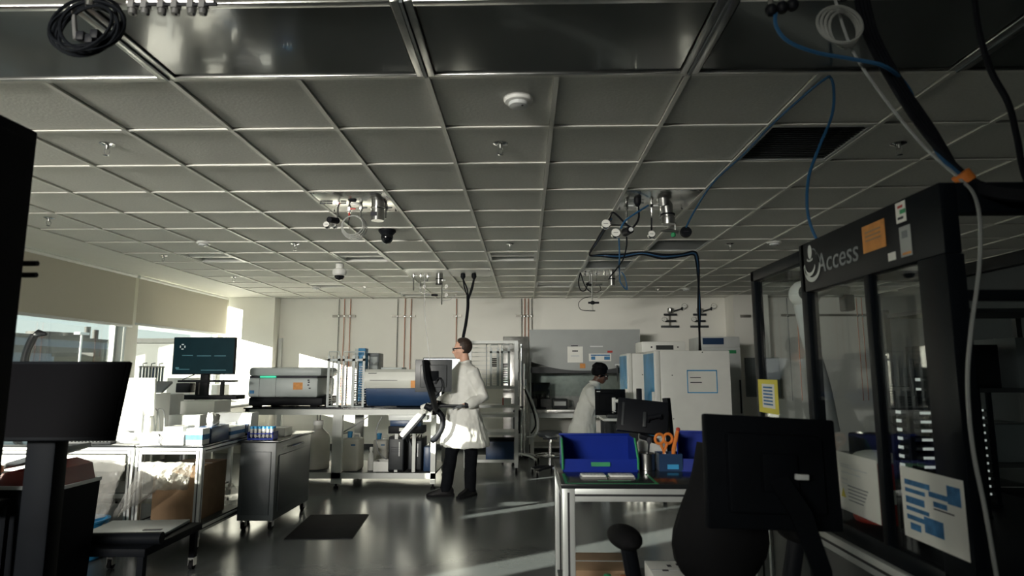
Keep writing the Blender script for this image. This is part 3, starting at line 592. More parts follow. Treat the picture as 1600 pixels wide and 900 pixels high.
# instrument 1: grey box with black base and green light
t = thing('lab_instrument', 'light grey benchtop instrument with black base and glowing green strip', 'instrument', (-3.05, 8.2, BT)); w, dd, h = .475, .34, .50
MB().box(-w, w, -dd, dd, .02, .12, .02).build('base', M_['black'], t)
MB().box(-w-.01, w-.06, -dd-.02, dd, .12, .37, .035).build('lower_body', M_['igrey'], t)
MB().box(-w-.01, w-.02, -dd-.02, dd, .385, .50, .04).build('lid', M_['igrey'], t)
MB().box(-w+.005, w-.08, -dd+.0, dd-.02, .36, .39).build('gap', M_['ink'], t)
MB().box(-.33, -.13, -dd-.022, -dd, .37, .388).build('status_light', M_['glow'], t)
MB().box(-.335, -.332, -dd-.0215, -dd, .13, .36).box(-.125, -.122, -dd-.0215, -dd, .13, .36).build('door_seam', M_['ink'], t)
MB().box(.10, .22, -dd-.0225, -dd-.02, .22, .31).build('warning_label', M_['amber'], t)
MB().box(-.455, -.395, -dd-.0225, -dd-.02, .17, .21).build('badge', M_['bink'], t)
for z in (.23, .27, .305, .33): MB().box(.28+(z*100 % 3)*.01, .305+(z*100 % 3)*.01, -dd-.0225, -dd-.02, z, z+.015).build('icon', M_['ink'], t)
for x in (-.38, .36): MB().box(x-.05, x+.05, -dd+.02, -dd+.1, 0, .03, .006).box(x-.05, x+.05, dd-.1, dd-.02, 0, .03, .006).build('foot', M_['rubber'], t)
# plate hotels
def hotel(x, y, lab, n=16, h=.70, w=.158, base=BT, grp='tall wire plate hotels on the bench', extra=0):
    t = thing('plate_hotel', lab, 'plate rack', (x, y, base), 0, grp); d_ = .11
    MB().box(-w/2, w/2, -d_, d_, 0, .012).build('base', M_['igrey'], t)
    for sx in (-1, 1):
        m = MB().box(sx*w/2-.030 if sx > 0 else -w/2, w/2 if sx > 0 else -w/2+.030, -d_, -d_+.012, .012, h-.05).box(sx*w/2-.010 if sx > 0 else -w/2, w/2 if sx > 0 else -w/2+.010, d_-.03, d_, .012, h-.05)
        m.build('rail', M_['igrey'], t)
    MB().box(-w/2, w/2, -d_, -d_+.01, h-.12, h-.09).build('cross_bar', M_['igrey'], t)
    MB().tube([(-w/2+.008, -d_+.01, h-.06), (-w/2+.012, -d_+.01, h), (w/2-.012, -d_+.01, h), (w/2-.008, -d_+.01, h-.06)], .007, 6).build('handle', M_['igrey'], t)
    me = MB().box(-w/2+.010, -w/2+.03, -d_+.004, d_-.004, 0, .004).box(w/2-.03, w/2-.010, -d_+.004, d_-.004, 0, .004).box(-w/2+.03, w/2-.03, d_-.02, d_-.01, 0, .004).mesh('shelf', M_['steel'])
    for k in range(n): link('shelf', me, t, (0, 0, .04+k*(h-.2)/n))
    return t
hotel(-2.475, 8.05, 'leftmost of three wire plate hotels beside the grey instrument'); hotel(-2.305, 8.12, 'middle one of three wire plate hotels on the bench'); hotel(-2.135, 8.0, 'rightmost of three wire plate hotels, in front of the blue tower')
# blue tower
t = thing('plate_stacker', 'tall blue plate stacker tower behind the wire hotels', 'plate stacker', (-2.25, 8.42, BT))
MB().box(-.075, .075, -.09, .09, 0, .05, .006).build('base', M_['dgrey'], t); MB().box(-.02, .075, -.08, .08, .05, .76, .004).build('column', M_['teal'], t)
MB().box(-.07, -.02, -.06, .06, .60, .755, .004).build('head', M_['igrey'], t)
for k in range(18): MB().box(-.06, -.022, -.075, -.06, .08+k*.028, .092+k*.028).build('tooth', M_['dgrey'], t)
# grey box behind
t = thing('grey_unit', 'plain grey housing standing behind the white and navy instrument', 'instrument', (-2.16, 8.66, BT)); MB().box(-.12, .13, -.14, .14, 0, .70, .012).build('housing', M_['grey'], t); MB().box(-.10, .11, -.145, -.139, .05, .65, .004).build('front_panel', M_['igrey'], t)
# instrument 2: white over navy with curved front
t = thing('lab_instrument', 'white benchtop instrument with a navy lower front, left of the man', 'instrument', (-1.60, 8.2, BT)); w = .44
prof_top = [(-.36, .24), (-.385, .30), (-.385, .36), (-.37, .44), (-.33, .475), (.34, .475), (.34, .24)]
prof_bot = [(-.27, .015), (-.32, .06), (-.355, .15), (-.362, .235), (.34, .235), (.34, .015)]
Mx = Matrix(((0, 0, 1, 0), (1, 0, 0, 0), (0, 1, 0, 0), (0, 0, 0, 1)))
MB().prism(prof_top, 2*w, (-w, 0, 0), Mx).build('upper_body', M_['iwhite'], t); MB().prism(prof_bot, 2*w-.04, (-w+.02, 0, 0), Mx).build('lower_body', M_['navy'], t)
MB().box(-w+.07, -w+.42, -.392, -.384, .335, .340).build('seam', M_['ink'], t); MB().box(-w+.05, -w+.15, -.391, -.370, .42, .430).build('badge', M_['dgrey'], t)
MB().box(.15, .37, -.392, -.384, .245, .335).build('warning_label', M_['amber'], t)
for x in (-.35, .35): MB().box(x-.03, x+.03, -.25, -.19, 0, .02).box(x-.03, x+.03, .22, .28, 0, .02).build('foot', M_['rubber'], t)
MB().box(-.30, -.02, -.1, .2, .475, .50, .006).build('top_tray', M_['igrey'], t)
# monitor behind
monitor('monitor', 'wide monitor glowing pale behind the man\'s head', .56, .34, (-1.17, 8.72, 1.45), .0, 0, .012, 'black', pm('pale_screen', (.55, .60, .62), .3, emit=.35), (BT-1.45, .03))
# keyboards on the bench
tag(MB().box(-1.9, -1.62, 7.80, 7.83, BT, BT+.015, .004).build('bench_tray', M_['dgrey']), 'small dark tray on the bench edge under the navy instrument', 'tray')
# under the bench
jug('carboy', 'large translucent carboy under the left end of the bench', (-2.71, 8.15, .19), .155, .60)
t = thing('carboy_tray', 'shallow teal spill tray with dark lumps beside the big carboy', 'tray', (-3.0, 8.18, .19)); MB().box(-.115, .115, -.16, .16, 0, .02, .005).box(-.115, -.105, -.16, .16, .02, .06).box(.105, .115, -.16, .16, .02, .06).box(-.115, .115, -.16, -.15, .02, .06).box(-.115, .115, .15, .16, .02, .06).build('tray', M_['teal'], t)
def jerry(lab, x, y, w, d_, h, mat='hdpe', cap='teal'):
    t = thing('jerrycan', lab, 'jug', (x, y, .19)); MB().box(-w/2, w/2, -d_/2, d_/2, 0, h, .03, None, 3).build('body', M_[mat], t)
    MB().lathe([(.03, 0), (.03, .06), (.034, .06), (.034, .085), (.02, .09)], (-w*.2, 0, h-.01), 16).build('cap', M_[cap], t)
    MB().tube([(-.01, 0, h), (.01, 0, h+.045), (w*.35, 0, h+.045), (w*.4, 0, h)], .012, 8).build('handle', M_[mat], t)
    MB().box(w*.05, w*.3, -d_/2-.002, -d_/2, h*.78, h*.83).build('label_strip', M_['bink'], t)
jerry('square beige jerrycan with a blue cap under the bench middle', -2.21, 8.02, .22, .28, .40)
jerry('smaller pale jerrycan behind the white bottle under the bench', -1.93, 8.42, .20, .22, .34)
t = thing('white_bottle', 'slim white bottle standing in a low box under the bench', 'bottle', (-1.97, 8.0, .19)); MB().lathe([(.04, 0), (.042, .01), (.042, .16), (.03, .20), (.016, .22), (.016, .25)], n=18).build('body', M_['wplastic'], t); MB().lathe([(.022, .24), (.022, .28), (.018, .285)], n=14).build('cap', M_['wplastic'], t)
t = thing('low_box', 'low white open box under the bench near the jerrycans', 'box', (-1.80, 8.0, .19)); m = MB().box(-.11, .11, -.12, .12, 0, .008)
for aa in ((-.11, .11, -.12, -.112), (-.11, .11, .112, .12), (-.11, -.102, -.112, .112), (.102, .11, -.112, .112)): m.box(*aa, .008, .12)
m.build('box_walls', M_['white'], t)
def tower(lab, x, y, w=.19, d_=.42, h=.43, mat='black'):
    t = thing('computer_tower', lab, 'computer', (x, y, .19)); MB().box(-w/2, w/2, -d_/2, d_/2, .01, h, .006).build('case', M_[mat], t)
    MB().box(-w/2+.012, w/2-.012, -d_/2-.004, -d_/2, .03, h-.03, .002).build('front_grille', M_['dgrey'], t); MB().box(w*.18, w*.24, -d_/2-.006, -d_/2-.003, h*.45, h*.85).build('light_strip', M_['lgrey'], t)
    for sx in (-1, 1): MB().box(sx*w*.4-.015, sx*w*.4+.015, -d_/2+.02, d_/2-.02, 0, .012).build('foot', M_['rubber'], t)
    for z in (.3, .33, .36): MB().box(-w/2+.03, w/2-.03, -d_/2-.006, -d_/2-.003, h*z*1.9, h*z*1.9+.004).build('slot', M_['ink'], t)
tower('left black computer tower under the bench', -1.62, 8.05); tower('right black computer tower under the bench beside the end leg', -1.395, 8.1, .17, .40, .40); 
t = thing('tool_case', 'dark case standing at the right end under the bench', 'case', (-1.235, 8.12, .19)); MB().box(-.055, .055, -.2, .2, 0, .30, .012).build('case', M_['navy'], t); MB().tube([(0, -.06, .295), (0, -.05, .33), (0, .05, .33), (0, .06, .295)], .008, 6).build('handle', M_['black'], t)
tag(cable('waste_tube', [(-2.0, 7.9, .86), (-2.15, 7.92, .76), (-2.3, 7.98, .68), (-2.36, 8.0, .64), (-2.26, 8.0, .655)], .009, M_['wcable']), 'white drain tube running down to the beige jerrycan', 'tube')
tag(cable('drain_hose', [(-1.83, 7.95, .86), (-1.9, 7.96, .70), (-1.88, 7.96, .45), (-1.80, 7.96, .35), (-1.76, 7.98, .33)], .008, M_['wcable']), 'white hose curving down into the low box', 'tube')
# shelf electronics hanging under bench top
t = thing('power_unit', 'dark control boxes hung under the bench beside the monitor arm', 'electronics', (-1.48, 7.86, .66))
MB().box(-.24, .2, -.05, .2, 0, .09, .008).build('lower_box', M_['black'], t); MB().box(-.22, .16, -.04, .18, .09, .16, .006).build('upper_box', M_['navy'], t); MB().box(-.24, .24, -.04, .18, .16, .229, .004).build('rail', M_['lgrey'], t); MB().box(-.1, .06, -.054, -.049, .03, .07).build('label', M_['paper'], t)
for k in range(3): cable('lead', [(-.05+.05*k, 0, .01), (0+.04*k, .02, -.12), (.06*k, .05, -.05-.1*k), (.1+.03*k, .08, -.02)], .007, M_['cable'], t)

# ================================================================== RACK BEHIND THE MAN
RX, RY = -.50, 9.25
t = thing('equipment_rack', 'white metal rack with shelves right behind the man', 'rack', (RX, RY, 0)); hw, hd, H = .36, .28, 1.87
for sx in (-1, 1):
    for sy in (-1, 1): MB().box(sx*hw-.025, sx*hw+.025, sy*hd-.025, sy*hd+.025, .08, H).build('post', M_['lgrey'], t); caster(t, (sx*hw, sy*hd, 0), .035)
for z in (.17, .55, .80, .93, 1.20, 1.85): MB().box(-hw+.025, hw-.025, -hd, hd, z-.012, z+.012).box(-hw+.025, hw-.025, -hd-.02, -hd-.005, z-.02, z+.02).build('shelf', M_['bwhite'], t)
for k in range(9): MB().cyl((-hw, .1, 1.26+k*.065), (hw-.20, .1, 1.26+k*.065), .004, None, 6).build('wire', M_['lgrey'], t)
MB().box(-.10, -.085, .09, .11, 1.2, 1.85).build('wire_upright', M_['grey'], t)
for z in (.6, .95, 1.3, 1.6): MB().box(hw+.026, hw+.036, -hd-.02, -hd+.02, z, z+.12).build('latch', M_['chrome'], t)
for k, (x, n) in enumerate(((.04, 15), (.20, 15))):
    hotel(RX+x, RY-.1, ('left', 'right')[k]+' plate hotel filled with dark plates on the rack behind the man', n, .60, .13, 1.212, 'plate hotels on the rack')
me = MB().box(-.052, .052, -.07, .07, 0, .016, .003).mesh('microplate', M_['black'])
for k in range(11): tag(link('microplate', me, None, (RX+.20+random.uniform(-.003, .003), RY-.1, 1.212+.046+k*.0267*(1 if k < 20 else 1))), 'dark microplate stacked in the right plate hotel on the rack', 'plate', 'dark microplates in the rack')
for k in range(5): tag(link('microplate', me, None, (RX+.04, RY-.1, 1.212+.046+(k+9)*.0267)), 'dark microplate near the top of the left plate hotel on the rack', 'plate', 'dark microplates in the rack, left hotel')
t = thing('rack_box', 'blue box standing on the low shelf of the rack', 'box', (RX+.12, RY-.05, .182)); MB().box(-.2, .2, -.15, .15, 0, .25, .006).build('body', M_['navy'], t); MB().box(-.205, .205, -.155, .155, .25, .28, .005).build('lid', M_['black'], t)
t = thing('rack_box', 'small white box with a red strap on the middle rack shelf', 'box', (RX+.22, RY-.1, .942)); MB().box(-.06, .06, -.08, .08, 0, .10, .008).build('body', M_['paper'], t); MB().box(-.062, -.045, -.082, .082, 0, .102).build('strap', M_['red'], t)
# ================================================================== STAINLESS FRIDGE between rack and cabinet
t = thing('steel_fridge', 'tall stainless steel cupboard between the rack and the safety cabinet', 'cabinet', (.03-.2, 10.9, 0)); 
MB().box(-.22, .22, -.35, .35, .06, 2.02, .008).build('body', M_['steel'], t); MB().box(-.215, .215, -.372, -.35, .10, 2.0, .006).build('door', M_['steel'], t); MB().cyl((.17, -.40, .9), (.17, -.40, 1.3), .01, None, 8).build('handle', M_['chrome'], t)
for sx in (-1, 1): MB().box(sx*.17-.03, sx*.17+.03, -.3, .3, 0, .06).build('foot', M_['rubber'], t)
# ================================================================== BIOSAFETY CABINET
bx0, bx1, by0, by1 = .06, 1.92, 10.45, 11.25
t = thing('safety_cabinet', 'wide grey biosafety cabinet with a curved hood against the back wall', 'safety cabinet', ((bx0+bx1)/2, by0, 0)); hw = (bx1-bx0)/2
n = 22; outer = []
hood = pm('hood_grey', (.34, .36, .36), .45, var=.03)
poly = [(-hw, 2.13), (hw, 2.13)]
for i in range(n+1): u = 1-2*i/n; poly.append((u*hw, 1.44+.16*abs(u)**2.2))
Mz = Matrix(((1, 0, 0, 0), (0, 0, 1, 0), (0, 1, 0, 0), (0, 0, 0, 1)))
MB().prism(poly, .06, (0, -.03, 0), Mz).box(-hw, hw, .03, .8, 1.60, 2.13, .01).build('hood', hood, t)
MB().box(-hw+.02, hw-.02, .0, .03, 1.40, 1.50).build('sash_frame', M_['dgrey'], t)
MB().box(-hw+.02, hw-.02, .012, .018, 1.02, 1.42).build('sash_glass', M_['glass'], t)
MB().box(-hw+.03, hw-.03, .72, .74, .80, 1.60).build('rear_panel', M_['steel'], t)
for s in (-1, 1): MB().box(s*hw-(.03 if s > 0 else 0), s*hw+(.03 if s < 0 else 0), 0, .8, .74, 1.60).build('side_panel', hood, t)
MB().box(-hw, hw, -.02, .8, .74, .80, .006).build('work_surface', M_['steel'], t)
for s in (-1, 1):
    for y in (.02, .74): MB().box(s*(hw-.04)-.03, s*(hw-.04)+.03, y, y+.06, 0.02, .74).build('leg', M_['alu'], t); MB().lathe([(.03, 0), (.03, .02), (.01, .025)], (s*(hw-.04), y+.03, 0), 10).build('foot', M_['rubber'], t)
MB().box(-hw+.06, hw-.06, .74, .76, .30, .36).box(-hw+.06, hw-.06, .03, .06, .66, .74).build('cross_rail', M_['alu'], t)
MB().box(-hw+.05, hw-.05, .1, .75, .16, .19).build('shelf', M_['steel'], t)
pp = lambda x, y: at(x, y, by0-.035)-Vector(t.location)
def sheet(t, x0, y0, x1, y1, mat='paper', name='paper_notice', dy=0):
    a_, b_ = pp(x0, y0), pp(x1, y1); return MB().box(a_.x, b_.x, a_.y-.004+dy, a_.y-.001+dy, b_.z, a_.z).build(name, M_[mat], t)
s_ = sheet(t, 886.5, 541.5, 911, 566.5); sheet(s_, 892, 539.5, 903, 541, 'ink', 'clip', -.003); sheet(s_, 894, 547.5, 903, 549.5, 'ink', 'print', -.003); sheet(s_, 892, 555, 905, 557.5, 'lgrey', 'print', -.003)
s_ = sheet(t, 920, 552.5, 955, 564.5); sheet(s_, 923, 554, 953, 556, 'bink', 'print', -.003); sheet(s_, 923.5, 557, 930, 562, 'bink', 'print', -.003); sheet(s_, 944, 557, 953, 562, 'bink', 'print', -.003)
sheet(t, 906, 568, 914.5, 575.5, 'amber', 'warning_label'); sheet(t, 922, 540.5, 942, 542, 'lgrey', 'badge'); sheet(t, 949, 548, 957, 551, 'red', 'tape')
t = thing('hood_monitor', 'small black monitor standing inside the left end of the safety cabinet', 'monitor', (.22, 10.75, .80)); MB().box(-.19, .19, -.02, .02, .16, .44, .006).build('screen', M_['screen'], t); MB().box(-.03, .03, .0, .03, 0, .2).box(-.12, .12, -.08, .1, 0, .012).build('stand', M_['black'], t)
t = thing('hood_printer', 'dark boxy device on the safety cabinet work surface', 'device', (.58, 10.8, .80)); MB().box(-.13, .13, -.12, .12, 0, .16, .012).build('body', M_['dgrey'], t); MB().box(-.10, .10, -.125, -.118, .05, .12).build('front', M_['lgrey'], t)
# pipettes hanging at the right of the hood
t = thing('pipette_stand', 'pale pipettes hanging from a holder at the right of the safety cabinet', 'pipettes', (1.62, 10.36, 1.10)); MB().box(-.14, .14, -.03, .03, .42, .45, .006).build('rail', M_['lgrey'], t); MB().box(-.012, .012, -.01, .01, .02, .43).box(-.1, .1, -.06, .06, 0, .02).build('post', M_['alu'], t)
for k in range(4): MB().tube([(-.11+.07*k, -.05, .43), (-.11+.07*k, -.05, .36), (-.11+.07*k, -.05, .28), (-.11+.07*k, -.05, .16)], [.014, .017, .012, .004], 8).build('pipette', M_['wplastic' if k % 2 else 'dgrey'], t)
tag(MB().box(1.46, 1.80, 10.26, 10.442, 1.06, 1.10, .006).build('pipette_shelf', M_['lgrey']), 'narrow grey shelf fixed to the front of the safety cabinet holding the pipette stand', 'shelf')

# ================================================================== INCUBATORS (fronts face left)
def incubator(lab, x0, y0, wx, wy, h, papers):
    t = thing('incubator', lab, 'incubator', (x0+wx/2, y0+wy/2, 0)); hx, hy = wx/2, wy/2
    MB().box(-hx+.07, hx, -hy, hy, .09, h, .012).build('body', M_['white'], t)
    dr = MB().box(-hx, -hx+.065, -hy-.002, hy+.002, .12, h, .014).build('door', M_['wplastic'], t)
    MB().box(-hx-.004, -hx, -hy+.03, hy-.02, .5, h-.03).build('door_print', M_['cyan'], dr)
    MB().box(-hx-.03, -hx, -hy+.015, -hy+.05, .9, 1.2, .006).build('door_handle', M_['wplastic'], dr)
    for (x, z) in ((-hx+.2, h-.28), (-hx+.55, h-.02), (-hx+.2, .9)): MB().lathe([(.007, 0), (.006, .004), (.001, .004)], (x, -hy, z), 8, Matrix.Rotation(PI/2, 4, 'X')).build('screw', M_['dgrey'], t)
    for sx in (-1, 1):
        for sy in (-1, 1): caster(t, (sx*(hx-.09), sy*(hy-.07), 0), .035)
    if papers:
        s = MB().box(-.06, .27, -hy-.003, -hy, h-.475, h-.225).build('taped_notice', M_['paper'], t)
        for q in ((-.065, .275, h-.233, h-.22), (-.065, .275, h-.48, h-.468), (-.065, -.055, h-.48, h-.22), (.265, .275, h-.48, h-.22)): MB().box(q[0], q[1], -hy-.005, -hy-.003, q[2], q[3]).build('blue_tape', M_['cyan'], s)
        for q in ((-.03, .09, h-.31), (-.03, .10, h-.365)): MB().box(q[0], q[1], -hy-.0045, -hy-.003, q[2], q[2]+.01).build('print', M_['ink'], s)
    return t
incubator('near white incubator with a notice framed in blue tape', 1.46, 7.1, .86, .64, 1.665, True)
incubator('far white incubator half hidden behind the nearer one', 1.33, 8.2, .86, .64, 1.665, False)
t = thing('top_unit', 'cream control unit lying on top of the far incubator', 'instrument', (1.84, 8.55, 1.665)); MB().box(-.29, .29, -.24, .24, .012, .16, .01).build('case', M_['white'], t)
MB().box(-.10, .13, -.246, -.238, .05, .11).build('display', M_['dgrey'], t); MB().lathe([(.012, 0), (.012, .008), (.001, .008)], (-.16, -.24, .085), 10, Matrix.Rotation(PI/2, 4, 'X')).build('knob', M_['ink'], t); MB().lathe([(.01, 0), (.01, .006), (.001, .006)], (.19, -.24, .085), 10, Matrix.Rotation(PI/2, 4, 'X')).build('knob', M_['ink'], t)
for sx in (-1, 1): MB().box(sx*.24-.02, sx*.24+.02, -.2, .2, 0, .014).build('foot', M_['rubber'], t)
t = thing('tall_freezer', 'tall grey freezer with a dark display behind the near incubator', 'freezer', (3.0, 9.95, 0)); MB().box(-.3, .3, -.35, .35, .06, 1.96, .012).build('body', M_['lgrey'], t); MB().box(-.29, .29, -.385, -.35, .10, 1.80, .01).build('door', M_['lgrey'], t); MB().box(-.27, .05, -.36, -.348, 1.84, 1.94).build('display', M_['navy'], t); MB().box(.10, .22, -.40, -.386, 1.70, 1.75).build('door_label', M_['green'], t); MB().box(-.3, .3, -.3, .3, 0, .06).build('plinth', M_['dgrey'], t); MB().cyl((.25, -.42, .8), (.25, -.42, 1.3), .012, None, 8).build('handle', M_['black'], t)
# dark board on the right pillar
p = at(1163, 559, 11.10); q = at(1184, 620, 11.10)
tag(MB().box(p.x, p.x+.6, 11.07, 11.115, q.z, p.z, .006).build('wall_board', M_['grey']), 'dark grey panel mounted on the right pillar', 'panel')
# pole cart
t = thing('pole_stand', 'chrome pole stand on casters in front of the steel cupboard', 'stand', (at(813, 712, 9.95).x+.02, 9.95, 0))
MB().cyl((0, 0, .1), (0, 0, 1.86), .014, None, 10).cyl((.05, .06, .12), (.05, .06, 1.55), .012, None, 10).build('pole', M_['chrome'], t)
for k in range(5): 
    a_ = k*2*PI/5+.5; c = (.30*math.cos(a_), .30*math.sin(a_)); MB().tube([(0, 0, .14), (c[0]*.6, c[1]*.6, .125), (c[0], c[1], .085)], .016, 8).build('foot_spoke', M_['lgrey'], t); caster(t, (c[0], c[1], 0), .028)
MB().box(-.13, -.02, -.06, .06, .46, .82, .01).build('pump_box', M_['black'], t); MB().lathe([(.03, 0), (.03, .03)], (0, 0, .85), 12).build('clamp', M_['dgrey'], t)
cable('hose', [(.05, 0, 1.2), (.16, -.03, .98), (.24, -.03, .75), (.26, -.02, .55), (.2, 0, .42), (.08, 0, .40)], .016, M_['lgrey'], t, 6, 8); cable('hose', [(.05, 0, 1.15), (.13, -.05, .95), (.2, -.05, .75), (.22, -.04, .58), (.15, -.02, .46)], .013, M_['cable'], t, 6, 8)
# stool
t = thing('lab_stool', 'round lab stool with a chrome foot ring and black star base', 'stool', (atz(862, 742, 0).x-.02, atz(862, 742, 0).y, 0))
MB().lathe([(.02, .52), (.15, .52), (.175, .545), (.18, .57), (.165, .595), (.10, .605), (.001, .605)], n=28).build('seat', M_['dgrey'], t); MB().cyl((0, 0, .10), (0, 0, .53), .024, None, 14).build('column', M_['chrome'], t); MB().box(-.1, .1, -.1, .1, .49, .52, .01).build('tilt_plate', M_['black'], t)
MB().ring((0, 0, .27), .20, .009).build('foot_ring', M_['chrome'], t)
for k in range(4): MB().cyl((.02*math.cos(k*PI/2+.4), .02*math.sin(k*PI/2+.4), .27), (.2*math.cos(k*PI/2+.4), .2*math.sin(k*PI/2+.4), .27), .007, None, 6).build('ring_spoke', M_['chrome'], t)
for k in range(5): 
    a_ = k*2*PI/5+.2; c = (.27*math.cos(a_), .27*math.sin(a_)); MB().tube([(0, 0, .11), (c[0]*.6, c[1]*.6, .10), (c[0], c[1], .075)], [.025, .02, .014], 8).build('foot_spoke', M_['black'], t); caster(t, (c[0], c[1], 0), .026)
# ================================================================== PEOPLE
from mathutils import noise as mnoise
def hand(m, w, d, up, side=1, curl=.5, s=1.):
    w, d, up = Vector(w), Vector(d).normalized(), Vector(up).normalized()
    sd = d.cross(up).normalized(); up = sd.cross(d).normalized()      # sd: towards the thumb when side = 1
    m.tube([w-d*.02, w+d*.02*s, w+d*.06*s, w+d*.085*s], [.026*s, .033*s, .038*s, .034*s], 10, False, .55)
    for k, (o, L) in enumerate(((.028, .072), (.010, .080), (-.009, .074), (-.026, .058))):
        b = w+d*.078*s+sd*o*side*s; c1 = d*math.cos(curl*.5)-up*math.sin(curl*.5); c2 = d*math.cos(curl*1.3)-up*math.sin(curl*1.3); c3 = d*math.cos(curl*2.)-up*math.sin(curl*2.)
        p1 = b+c1*L*.45*s; p2 = p1+c2*L*.32*s; p3 = p2+c3*L*.25*s
        m.tube([b-d*.02, b, p1, p2, p3], [.009*s, .0095*s, .009*s, .008*s, .006*s], 7)
    b = w+d*.025*s+sd*.026*side*s; p1 = b+(d*.6+sd*side*.7-up*.15)*.045*s; p2 = p1+(d*.9+sd*side*.25-up*.3)*.035*s
    m.tube([b-sd*side*.012, b, p1, p2], [.013*s, .012*s, .0105*s, .008*s], 7)
def ellring(c, rx, ry, n=24, tilt=0, sq=2.3):
    out = []
    for k in range(n):
        a_ = 2*PI*k/n; ca, sa = math.cos(a_), math.sin(a_)
        x = rx*math.copysign(abs(ca)**(2/sq), ca); y = ry*math.copysign(abs(sa)**(2/sq), sa)
        out.append(Vector((c[0]+x, c[1]+y, c[2]-y*math.sin(tilt))))
    return out
def wrinkle(o, amp, fx=9, fz=2.2, z1=99):
    me = o.data; N = [v.normal.copy() for v in me.vertices]
    for v, nn in zip(me.vertices, N):
        p = v.co
        if p.z > z1: continue
        q = Vector((p.x*fx, p.y*fx, p.z*fz)); v.co = p + nn*amp*(mnoise.noise(q)+.45*mnoise.noise(q*2.7))
    me.update()
def person(loc, rz, lab, skin, HM, coat_rings, arms, legs, hairfn, glove, shoes_dir, colour_tr='trouser', belt=None):
    t = thing('person', lab, 'person', loc, rz)
    # body: one continuous surface
    b = MB(); H = lambda *p: HM @ Vector(p)
    rotH = HM.to_euler()
    def hb(c, r, rot=(0, 0, 0)): b.ball(H(*c), r, 16, (HM.to_3x3() @ Euler(rot).to_matrix()).to_euler())
    hb((0, .014, .03), (.075, .094, .088)); hb((0, -.02, -.03), (.063, .074, .085)); hb((0, -.050, -.088), (.040, .036, .030)); hb((0, -.074, .022), (.048, .020, .013))
    b.tube([H(0, -.082, .012), H(0, -.100, -.012), H(0, -.112, -.030), H(0, -.096, -.040)], [.009, .011, .015, .010], 8)
    hb((0, -.084, -.060), (.024, .013, .007)); hb((0, -.082, -.072), (.022, .013, .007))
    for s in (-1, 1): hb((s*.077, .014, -.014), (.010, .022, .034), (0, 0, s*.3)); hb((s*.045, -.055, -.030), (.020, .022, .022))
    top = coat_rings[0]; nb = Vector((top[0], top[1], top[2]))
    b.tube([H(0, .016, -.05), H(0, .026, -.11), nb+Vector((0, .0, -.01)), nb-Vector((0, 0, .06))], [.056, .055, .060, .072], 14)
    b.loft([ellring((c[0], c[1], c[2]), c[3]*.80, c[4]*.80, 20) for c in coat_rings if c[2] < nb.z-.03 and c[2] > .72])
    for (S, E, W, d, u, side, curl) in arms: b.tube([S, (Vector(S)+Vector(E))/2, E, (Vector(E)+Vector(W))/2, W, Vector(W)+Vector(d).normalized()*.04], [.055, .048, .042, .040, .028, .027], 12)
    for (Hp, K, A) in legs: b.tube([Hp, (Vector(Hp)+Vector(K))/2, K, (Vector(K)*.6+Vector(A)*.4), A, Vector(A)-Vector((0, 0, .05))], [.085, .078, .055, .055, .038, .036], 12)
    remesh(b.build('body', skin, t), .0085, 3)
    # face details
    for s in (-1, 1):
        MB().ball(H(s*.030, -.080, .004), .0105, 10).build('eye', M_['paper'], t); MB().ball(H(s*.030, -.088, .003), .0055, 8).build('pupil', M_['ink'], t)
    g_ = MB()
    for s in (-1, 1):
        g_.tube([H(s*.030+.026*math.cos(k*PI/8), -.103, .004+.018*math.sin(k*PI/8)) for k in range(16)], .0028, 6, True)
        g_.tube([H(s*.056, -.102, .010), H(s*.072, -.080, .012), H(s*.080, -.03, .010), H(s*.080, .012, .006)], [.005, .006, .006, .004], 6)
    g_.tube([H(-.006, -.106, .008), H(0, -.110, .010), H(.006, -.106, .008)], .003, 6); g_ = g_.build('glasses', M_['black'], t)
    for s in (-1, 1): MB().prism([(.024*math.cos(k*PI/8), .017*math.sin(k*PI/8)) for k in range(16)], .002, (0, 0, 0), HM @ Matrix.Translation((s*.030, -.104, .004)) @ Matrix.Rotation(PI/2, 4, 'X')).build('lens', M_['lens'], g_)
    hairfn(t, HM)
    # coat
    c = MB(); c.loft([ellring(q[:3], q[3], q[4], 28) for q in coat_rings])
    for (S, E, W, d, u, side, curl) in arms:
        S, E, W = Vector(S), Vector(E), Vector(W)
        c.tube([S*.7+nb*.3+Vector((0, 0, -.03)), S, S*.5+E*.5, E, E*.5+W*.5, W*.85+E*.15, W], [.075, .082, .076, .070, .064, .058, .046], 16)
    c = remesh(c.build('lab_coat', M_['coat'], t), .013, 5); wrinkle(c, .014, 9, 2.0, 1.0); wrinkle(c, .010, 13, 8)
    MB().tube([Vector((nb.x+.068*math.cos(k*PI/10), nb.y+.066*math.sin(k*PI/10), nb.z+.004-.02*max(0, -math.sin(k*PI/10)))) for k in range(20)], [.014]*20, 8, True).build('collar', M_['coat'], t)
    lo = [q for q in coat_rings if q[2] < nb.z-.1]
    for q in lo[1:5]: MB().lathe([(.008, 0), (.008, .004), (.001, .004)], (q[0]+.0, q[1]-q[4]-.006, q[2]), 10, Matrix.Rotation(PI/2, 4, 'X')).build('button', M_['wplastic'], t)
    # trousers and shoes
    tr = MB()
    for (Hp, K, A) in legs: tr.tube([Hp, (Vector(Hp)+Vector(K))/2, K, (Vector(K)+Vector(A))/2, Vector(A)+Vector((0, 0, .0)), Vector(A)-Vector((0, 0, .03))], [.11, .098, .078, .072, .068, .07], 14)
    tr.ball((sum(l[0][0] for l in legs)/2, sum(l[0][1] for l in legs)/2, legs[0][0][2]+.02), (.17, .13, .12), 14)
    tr = remesh(tr.build('trousers', M_[colour_tr], t), .014, 4); wrinkle(tr, .008, 8, 8)
